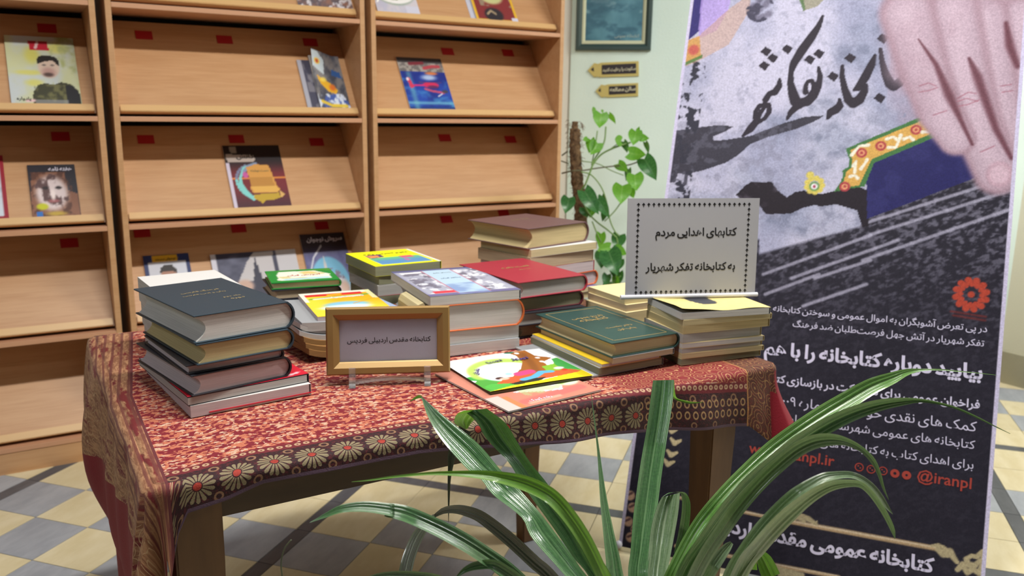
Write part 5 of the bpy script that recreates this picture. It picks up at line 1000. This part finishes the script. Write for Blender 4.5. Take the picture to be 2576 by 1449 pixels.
bline('در پی تعرض آشوبگران به اموال عمومی و سوختن کتابخانه', (2482.5, 836), (1944, 783), bold=.004); bline('تفکر شهریار در آتش جهل فرصت|طلبان ضد فرهنگ', (2475, 872), (1994, 819), bold=.004)
bline('بیایید دوباره کتابخانه را با هم', (2471, 954), (1921, 896), bold=.035); bline('فراخوان عمومی برای مشارکت در بازسازی کتابخانه', (2464, 1028), (1890, 955), bold=.02)
bline('کمک های نقدی خود را به شماره ۹۰۰', (2456, 1086), (1968, 1016), bold=0); bline('کتابخانه های عمومی شهرستان شهریار', (2452, 1130), (1985, 1068), bold=0); bline('برای اهدای کتاب به کتابخانه های عمومی', (2448, 1180), (1975, 1107), bold=0)
bline('@iranpl', (2443, 1230), (2306, 1212), RT, .012, persian=False); bline('www.iranpl.ir', (2098, 1173), (1883, 1138), RT, .012, persian=False)
bline('کتابخانه عمومی مقدس اردبیلی', (2349, 1441), (1765, 1322), bold=.035)
bm = bmesh.new()
for k, (x, y) in enumerate(((1768, 425), (1660, 408), (1550, 385), (1440, 370), (1330, 350))):
    c = bpx(1800+x/3.68, 1080+y/3.68); r = .0112; n_ = 20
    P3 = lambda a, rr: bm.verts.new(Vector(E1*(c[0]+rr*math.cos(a))+E2*(c[1]+rr*math.sin(a))+EB*.0012))
    if k < 2:
        o_ = [P3(2*math.pi*i/n_, r) for i in range(n_)]; i_ = [P3(2*math.pi*i/n_, r*.35*(1 if k else .8)) for i in range(n_)]
    else: o_ = [P3(2*math.pi*i/n_, r) for i in range(n_)]; i_ = [P3(2*math.pi*i/n_, r*.78) for i in range(n_)]
    for i in range(n_): bm.faces.new([o_[i], o_[(i+1) % n_], i_[(i+1) % n_], i_[i]])
    if k >= 2:
        for q in ((-.4, .1), (.1, -.3)): bm.faces.new([bm.verts.new(Vector(E1*(c[0]+r*(q[0]+a))+E2*(c[1]+r*(q[1]+b))+EB*.0012)) for a, b in ((0, 0), (.35, .05), (.3, .3), (.02, .28))])
bmobj('round_icons', bm, RT, bn)
ALU = plain('dark_pole', (60, 60, 66), .4, metal=.6); ctr = E1*BWD/2+E2*.95-EB*.05
for a, b in (((0, 0), 1), ((BWD, 0), 1), ((0, BH), 1), ((BWD, BH), 1)):
    q = E1*a[0]+E2*a[1]; bm = bmesh.new(); tube(bm, catmull([ctr, (ctr+q)/2-EB*.03, q-EB*.004], 6), .004, 6); bmobj('stand_arm', bm, ALU, bn, True)
bm = bmesh.new(); foot = E1*BWD/2-EB*.0; ft = (BL0+ctr)+np.array([.22, .16, 0]); ft[2] = .006; tube(bm, [ctr, ft-BL0], .006, 8); bmobj('stand_leg', bm, ALU, bn, True)
for s_ in (0, BWD): bm = bmesh.new(); c = E1*s_+E2*.004; tube(bm, [c-EB*.03, c+EB*.02], .011, 14); bmobj('foot_tube', bm, plain('white_plastic', (224, 224, 232), .25), bn, True)

# ------------------------------------------------------------------ strap-leaved plant in front
PB = dep(1640, 1660, 1.07)
PB[2] = PB[2]
sp = thing('strap_leaved_plant', 'large potted plant with long glossy strap leaves in front of the table', 'plant', (float(PB[0]), float(PB[1]), 0))
pbase = np.array([PB[0], PB[1], 0.0]); zb = float(PB[2])
LG = leafmat('strap_leaf', rgb(36, 76, 44), rgb(50, 94, 52), rgb(120, 156, 110), .12, .22, rgb(90, 150, 40), True); LB = leafmat('backlit_strap_leaf', rgb(80, 132, 40), rgb(92, 146, 46), rgb(150, 184, 100), .28, .3, rgb(120, 180, 40), True); LJ = leafmat('mid_strap_leaf', rgb(66, 112, 50), rgb(80, 130, 56), rgb(156, 188, 120), .18, .2, rgb(100, 160, 40), True)  # LB: light from behind is put into its brighter green
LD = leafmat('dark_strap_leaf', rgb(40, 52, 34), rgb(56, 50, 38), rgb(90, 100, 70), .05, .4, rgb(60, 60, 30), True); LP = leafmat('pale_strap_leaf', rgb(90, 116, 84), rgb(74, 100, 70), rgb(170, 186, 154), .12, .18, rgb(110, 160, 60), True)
A8 = lambda q: (860+q[0]/2.7404, 930+q[1]/2.7404); A7 = lambda q: (1640+q[0]/1.6303, 560+q[1]/1.6303); AC = lambda q: (1800+q[0]/3.68, 1080+q[1]/3.68); AB = lambda q: (500+q[0]/4.152, 1100+q[1]/4.152)
_ln = 0
def strap(Lp, Rp, depths, mat=LG, roll=0.0, fold=.18, n=10, cols=12, thick=True):
    """leaf between two pixel edge polylines, tip first, with the given distances from tip to base"""
    global _ln; _ln += 1
    Lc = catmull(Lp, n); Rc = catmull(Rp, n)
    def res(P_, m): s = np.concatenate([[0], np.cumsum(np.hypot(*np.diff(P_, axis=0).T))]); t = np.linspace(0, s[-1], m); return np.stack([np.interp(t, s, P_[:, 0]), np.interp(t, s, P_[:, 1])], 1)
    m = max(24, n*max(len(Lp), len(Rp))//2); Lc = res(Lc, m); Rc = res(Rc, m); D = np.interp(np.linspace(0, 1, m), np.linspace(0, 1, len(depths)), depths)
    V, Fc, A = [], [], []
    for j in range(m):
        w = np.hypot(*(Rc[j]-Lc[j]))*D[j]/FX
        for i in range(cols+1):
            u = 2*i/cols-1; q = Lc[j]+(Rc[j]-Lc[j])*(u+1)/2; d = D[j]+roll*w*u+fold*w*(1-abs(u))*1.0+.055*w*math.cos(4*math.pi*u)*(1-u*u)+.03*w*math.sin(j*.35+_ln)*u
            V.append(dep(q[0], q[1], d)-pbase); A.append((u, j/m*6, _ln*1.7))
    for j in range(m-1):
        for i in range(cols): a = j*(cols+1)+i; Fc.append((a, a+1, a+cols+2, a+cols+1))
    o = meshobj('leaf', V, Fc, mat, sp, True); setlc(o.data, A); return o
def cstrap(P_, W_, depths, mat=LG, **kw):   # centre line and widths in pixels
    c = np.array(P_, float); t = np.gradient(c, axis=0); t /= np.linalg.norm(t, axis=1)[:, None]; nrm = np.stack([t[:, 1], -t[:, 0]], 1); w = np.array(W_)[:, None]/2
    return strap(c-nrm*w, c+nrm*w, depths, mat, **kw)
BS = (1640, 1640)
# leaves of the left side
strap([A8(q) for q in ((545, 183), (600, 340), (700, 500), (870, 690), (960, 755), (1040, 860), (1240, 1020), (1310, 1160), (1540, 1422), (1900, 1850))], [A8(q) for q in ((549, 183), (680, 300), (780, 380), (950, 520), (1110, 710), (1230, 830), (1400, 1030), (1600, 1300), (1690, 1422), (2060, 1850))], [1.13, 1.12, 1.1, 1.06, 1.04, 1.07], LG, roll=.5)
cstrap([A8(q) for q in ((470, 218), (500, 200), (530, 186), (552, 190))], [1, 5, 8, 7], [1.14, 1.13], LB)
strap([A8(q) for q in ((838, 282), (930, 360), (1000, 480), (1150, 640), (1230, 770), (1320, 900), (1450, 1080), (1600, 1300), (1700, 1422), (1960, 1850))], [A8(q) for q in ((1000, 268), (1130, 370), (1210, 500), (1300, 640), (1420, 790), (1500, 920), (1640, 1100), (1730, 1300), (1790, 1422), (2080, 1850))], [1.16, 1.14, 1.10, 1.07, 1.05, 1.07], LG, roll=-.4, fold=.28)
strap([A8(q) for q in ((836, 284), (790, 310), (778, 370), (850, 410))], [A8(q) for q in ((1000, 270), (930, 330), (890, 370), (866, 408))], [1.165, 1.19], LB, roll=.3)
cstrap([A8(q) for q in ((735, 1052), (737, 900), (740, 760), (750, 660), (760, 590), (800, 500), (850, 410))], [1, 5, 8, 14, 22, 30, 34], [1.2, 1.19, 1.18], LD)
cstrap([A8(q) for q in ((68, 773), (200, 760), (360, 738), (600, 716), (800, 716), (1000, 728), (1200, 765), (1330, 810), (1450, 880), (1560, 1000), (1680, 1180), (1800, 1422), (2000, 1850))], [1, 4, 6, 8, 14, 24, 36, 40, 40, 38, 36, 32, 30], [1.02, 1.0, .99, 1.0, 1.03, 1.08], LB, roll=.2, fold=.3)
cstrap([AB(q) for q in ((1160, 890), (1250, 850), (1360, 800), (1500, 745), (1750, 725), (2050, 765))]+[A8(q) for q in ((300, 965), (430, 990), (600, 1060), (780, 1150), (960, 1260), (1200, 1440), (1600, 1850))], [1, 6, 13, 20, 27, 32, 35, 40, 42, 44, 44, 44, 36], [.96, .97, .98, 1.0, 1.03, 1.08], LG, roll=.4)
cstrap([A8(q) for q in ((640, 1008), (700, 972), (780, 962), (860, 975), (950, 1010), (1060, 1090), (1180, 1190), (1330, 1330), (1450, 1440), (1800, 1850))], [8, 16, 22, 27, 30, 33, 34, 34, 34, 30], [1.16, 1.12, 1.09, 1.07, 1.08], LD, roll=-.3)
cstrap([A8(q) for q in ((430, 1430), (460, 1300), (510, 1170), (570, 1080), (640, 1005)) ], [34, 32, 30, 24, 10], [1.12, 1.14, 1.16], LD, roll=.4)
strap([A8(q) for q in ((1628, 1078), (1680, 1180), (1720, 1422), (1900, 1850))], [A8(q) for q in ((1640, 1090), (1740, 1230), (1860, 1422), (2080, 1850))], [1.1, 1.09, 1.08], LB, roll=.2)
cstrap([A8(q) for q in ((1718, 160), (1735, 300), (1752, 430), (1768, 560), (1785, 720), (1805, 900), (1835, 1100), (1868, 1300), (1890, 1450), (1990, 1850))], [1, 2.5, 4, 6.5, 11, 18, 26, 36, 42, 40], [1.22, 1.2, 1.16, 1.12, 1.09], LG, roll=.6)
cstrap([A8(q) for q in ((790, 1430), (850, 1380), (930, 1350), (1050, 1345), (1150, 1400), (1260, 1480))], [4, 14, 22, 26, 28, 28], [1.0, 1.0, 1.02], LG)
cstrap([(905, 1462), (960, 1447), (1040, 1446), (1120, 1462), (1250, 1530)], [6, 14, 18, 20, 22], [.95, .97, 1.0], LP)
# the tall one in the middle and the small folded one
strap([A8(q) for q in ((2145, 74), (2128, 200), (2105, 380), (2060, 640), (2030, 850), (2010, 1000), (1990, 1250), (1976, 1450), (2060, 1850))], [A8(q) for q in ((2290, 70), (2284, 180), (2265, 330), (2238, 500), (2200, 760), (2176, 950), (2145, 1150), (2110, 1450), (2170, 1850))], [1.25, 1.22, 1.17, 1.12, 1.09], LG, roll=.15, fold=.30)
strap([A8(q) for q in ((2150, 76), (2190, 86), (2240, 150), (2286, 200), (2340, 222), (2400, 236), (2490, 226))], [A8(q) for q in ((2290, 70), (2292, 100), (2296, 150), (2310, 195), (2360, 210), (2420, 222), (2492, 224))], [1.255, 1.28, 1.29], LB)
strap([A8(q) for q in ((2205, 880), (2170, 950), (2130, 1100), (2112, 1300), (2100, 1450), (2120, 1850))], [A8(q) for q in ((2330, 848), (2322, 960), (2300, 1100), (2262, 1300), (2240, 1450), (2200, 1850))], [1.16, 1.14, 1.11, 1.09], LP, roll=-.2, fold=.3)
strap([A8(q) for q in ((2205, 880), (2250, 850), (2290, 846), (2330, 848), (2345, 900), (2340, 1000), (2320, 1120), (2290, 1260))], [A8(q) for q in ((2262, 850), (2320, 842), (2370, 850), (2398, 900), (2404, 960), (2396, 1060), (2370, 1180), (2300, 1270))], [1.16, 1.18, 1.2, 1.2], LG)
# leaves of the right side
cstrap([A7(q) for q in ((1410, 625), (1330, 616), (1250, 609), (1180, 603), (1110, 604), (1050, 612), (990, 636), (900, 672), (800, 730), (700, 790), (600, 856), (500, 930), (400, 1020), (300, 1120), (200, 1240), (110, 1400), (40, 1560), (0, 1760))], [1, 2, 3, 4, 6, 16, 30, 42, 48, 50, 50, 50, 48, 46, 44, 42, 38, 34], [1.16, 1.14, 1.12, 1.1, 1.07, 1.06, 1.08], LJ, roll=-.3, fold=.25)
cstrap([A7(q) for q in ((1470, 866), (1400, 832), (1330, 797), (1250, 762), (1170, 740), (1100, 730), (1030, 734), (930, 750), (820, 785), (710, 838), (600, 910), (500, 990), (400, 1080), (310, 1185), (220, 1310), (130, 1450), (30, 1760))], [1, 3, 5, 6, 7, 10, 20, 30, 37, 42, 46, 46, 46, 46, 44, 42, 34], [1.1, 1.08, 1.06, 1.05, 1.04, 1.05, 1.08], LG, roll=.3, fold=.25)
cstrap([A7(q) for q in ((971, 1137), (950, 1090), (932, 1030), (905, 975), (860, 930), (800, 900), (740, 890), (670, 898), (600, 930), (530, 985), (450, 1060), (370, 1150), (290, 1260), (190, 1420), (40, 1760))], [1, 6, 10, 14, 14, 20, 30, 36, 38, 38, 38, 38, 38, 36, 30], [1.0, .99, .99, 1.0, 1.04, 1.08], LP, roll=.2)
cstrap([AC(q) for q in ((1640, 785), (1590, 720), (1520, 610), (1440, 520), (1340, 450), (1240, 420), (1120, 425), (1000, 450), (860, 530), (720, 630), (560, 790), (420, 950), (290, 1130), (150, 1360), (-60, 1900))], [1, 10, 13, 15, 15, 17, 20, 26, 34, 40, 44, 46, 46, 44, 34], [1.0, .98, .98, 1.0, 1.03, 1.08], LP, roll=-.4, fold=.25)
cstrap([AC(q) for q in ((1662, 1015), (1640, 930), (1580, 800), (1500, 670), (1420, 570), (1340, 510), (1220, 500), (1080, 520), (950, 580), (820, 670), (680, 790), (540, 930), (400, 1090), (250, 1290), (-20, 1900))], [1, 11, 14, 15, 15, 16, 20, 26, 30, 34, 40, 42, 42, 42, 32], [.96, .95, .96, .98, 1.02, 1.08], LP, roll=.5)
cstrap([AC(q) for q in ((520, 1370), (480, 1280), (440, 1190), (400, 1120), (360, 1180), (350, 1300))], [46, 44, 34, 4, 10, 20], [1.1, 1.1, 1.11], LB)
cstrap([AC(q) for q in ((150, 1050), (110, 1090), (40, 1180), (-60, 1330), (-160, 1500))], [10, 22, 30, 34, 34], [1.06, 1.05, 1.07], LP)
bm = bmesh.new(); tube(bm, catmull([dep(*q, .98)-pbase for q in ((733, 1358), (716, 1380), (708, 1410), (709, 1440), (722, 1490), (800, 1560), (1000, 1640), (1400, 1680))], 8), .0009, 5); bmobj('tendril', bm, LD, sp, True)
pot = bmesh.new(); zt = zb-.02; prof = [(.10, 0), (.13, zt*.96), (.15, zt*.96), (.15, zt), (.135, zt), (.125, zt-.03)]; n_ = 36; rings = [[pot.verts.new((r*math.cos(2*math.pi*k/n_), r*math.sin(2*math.pi*k/n_), z)) for k in range(n_)] for r, z in prof]
for r0, r1 in zip(rings, rings[1:]):
    for k in range(n_): pot.faces.new([r0[k], r0[(k+1) % n_], r1[(k+1) % n_], r1[k]])
pot.faces.new(rings[0][::-1]); bmobj('pot', pot, plain('white_pot', (206, 202, 194), .4), sp, True)
bm = bmesh.new(); bm.faces.new([bm.verts.new((.126*math.cos(2*math.pi*k/n_), .126*math.sin(2*math.pi*k/n_), zt-.02)) for k in range(n_)]); bmobj('soil', bm, plain('soil', (50, 38, 30), .95, bump=.6, bscale=60), sp)
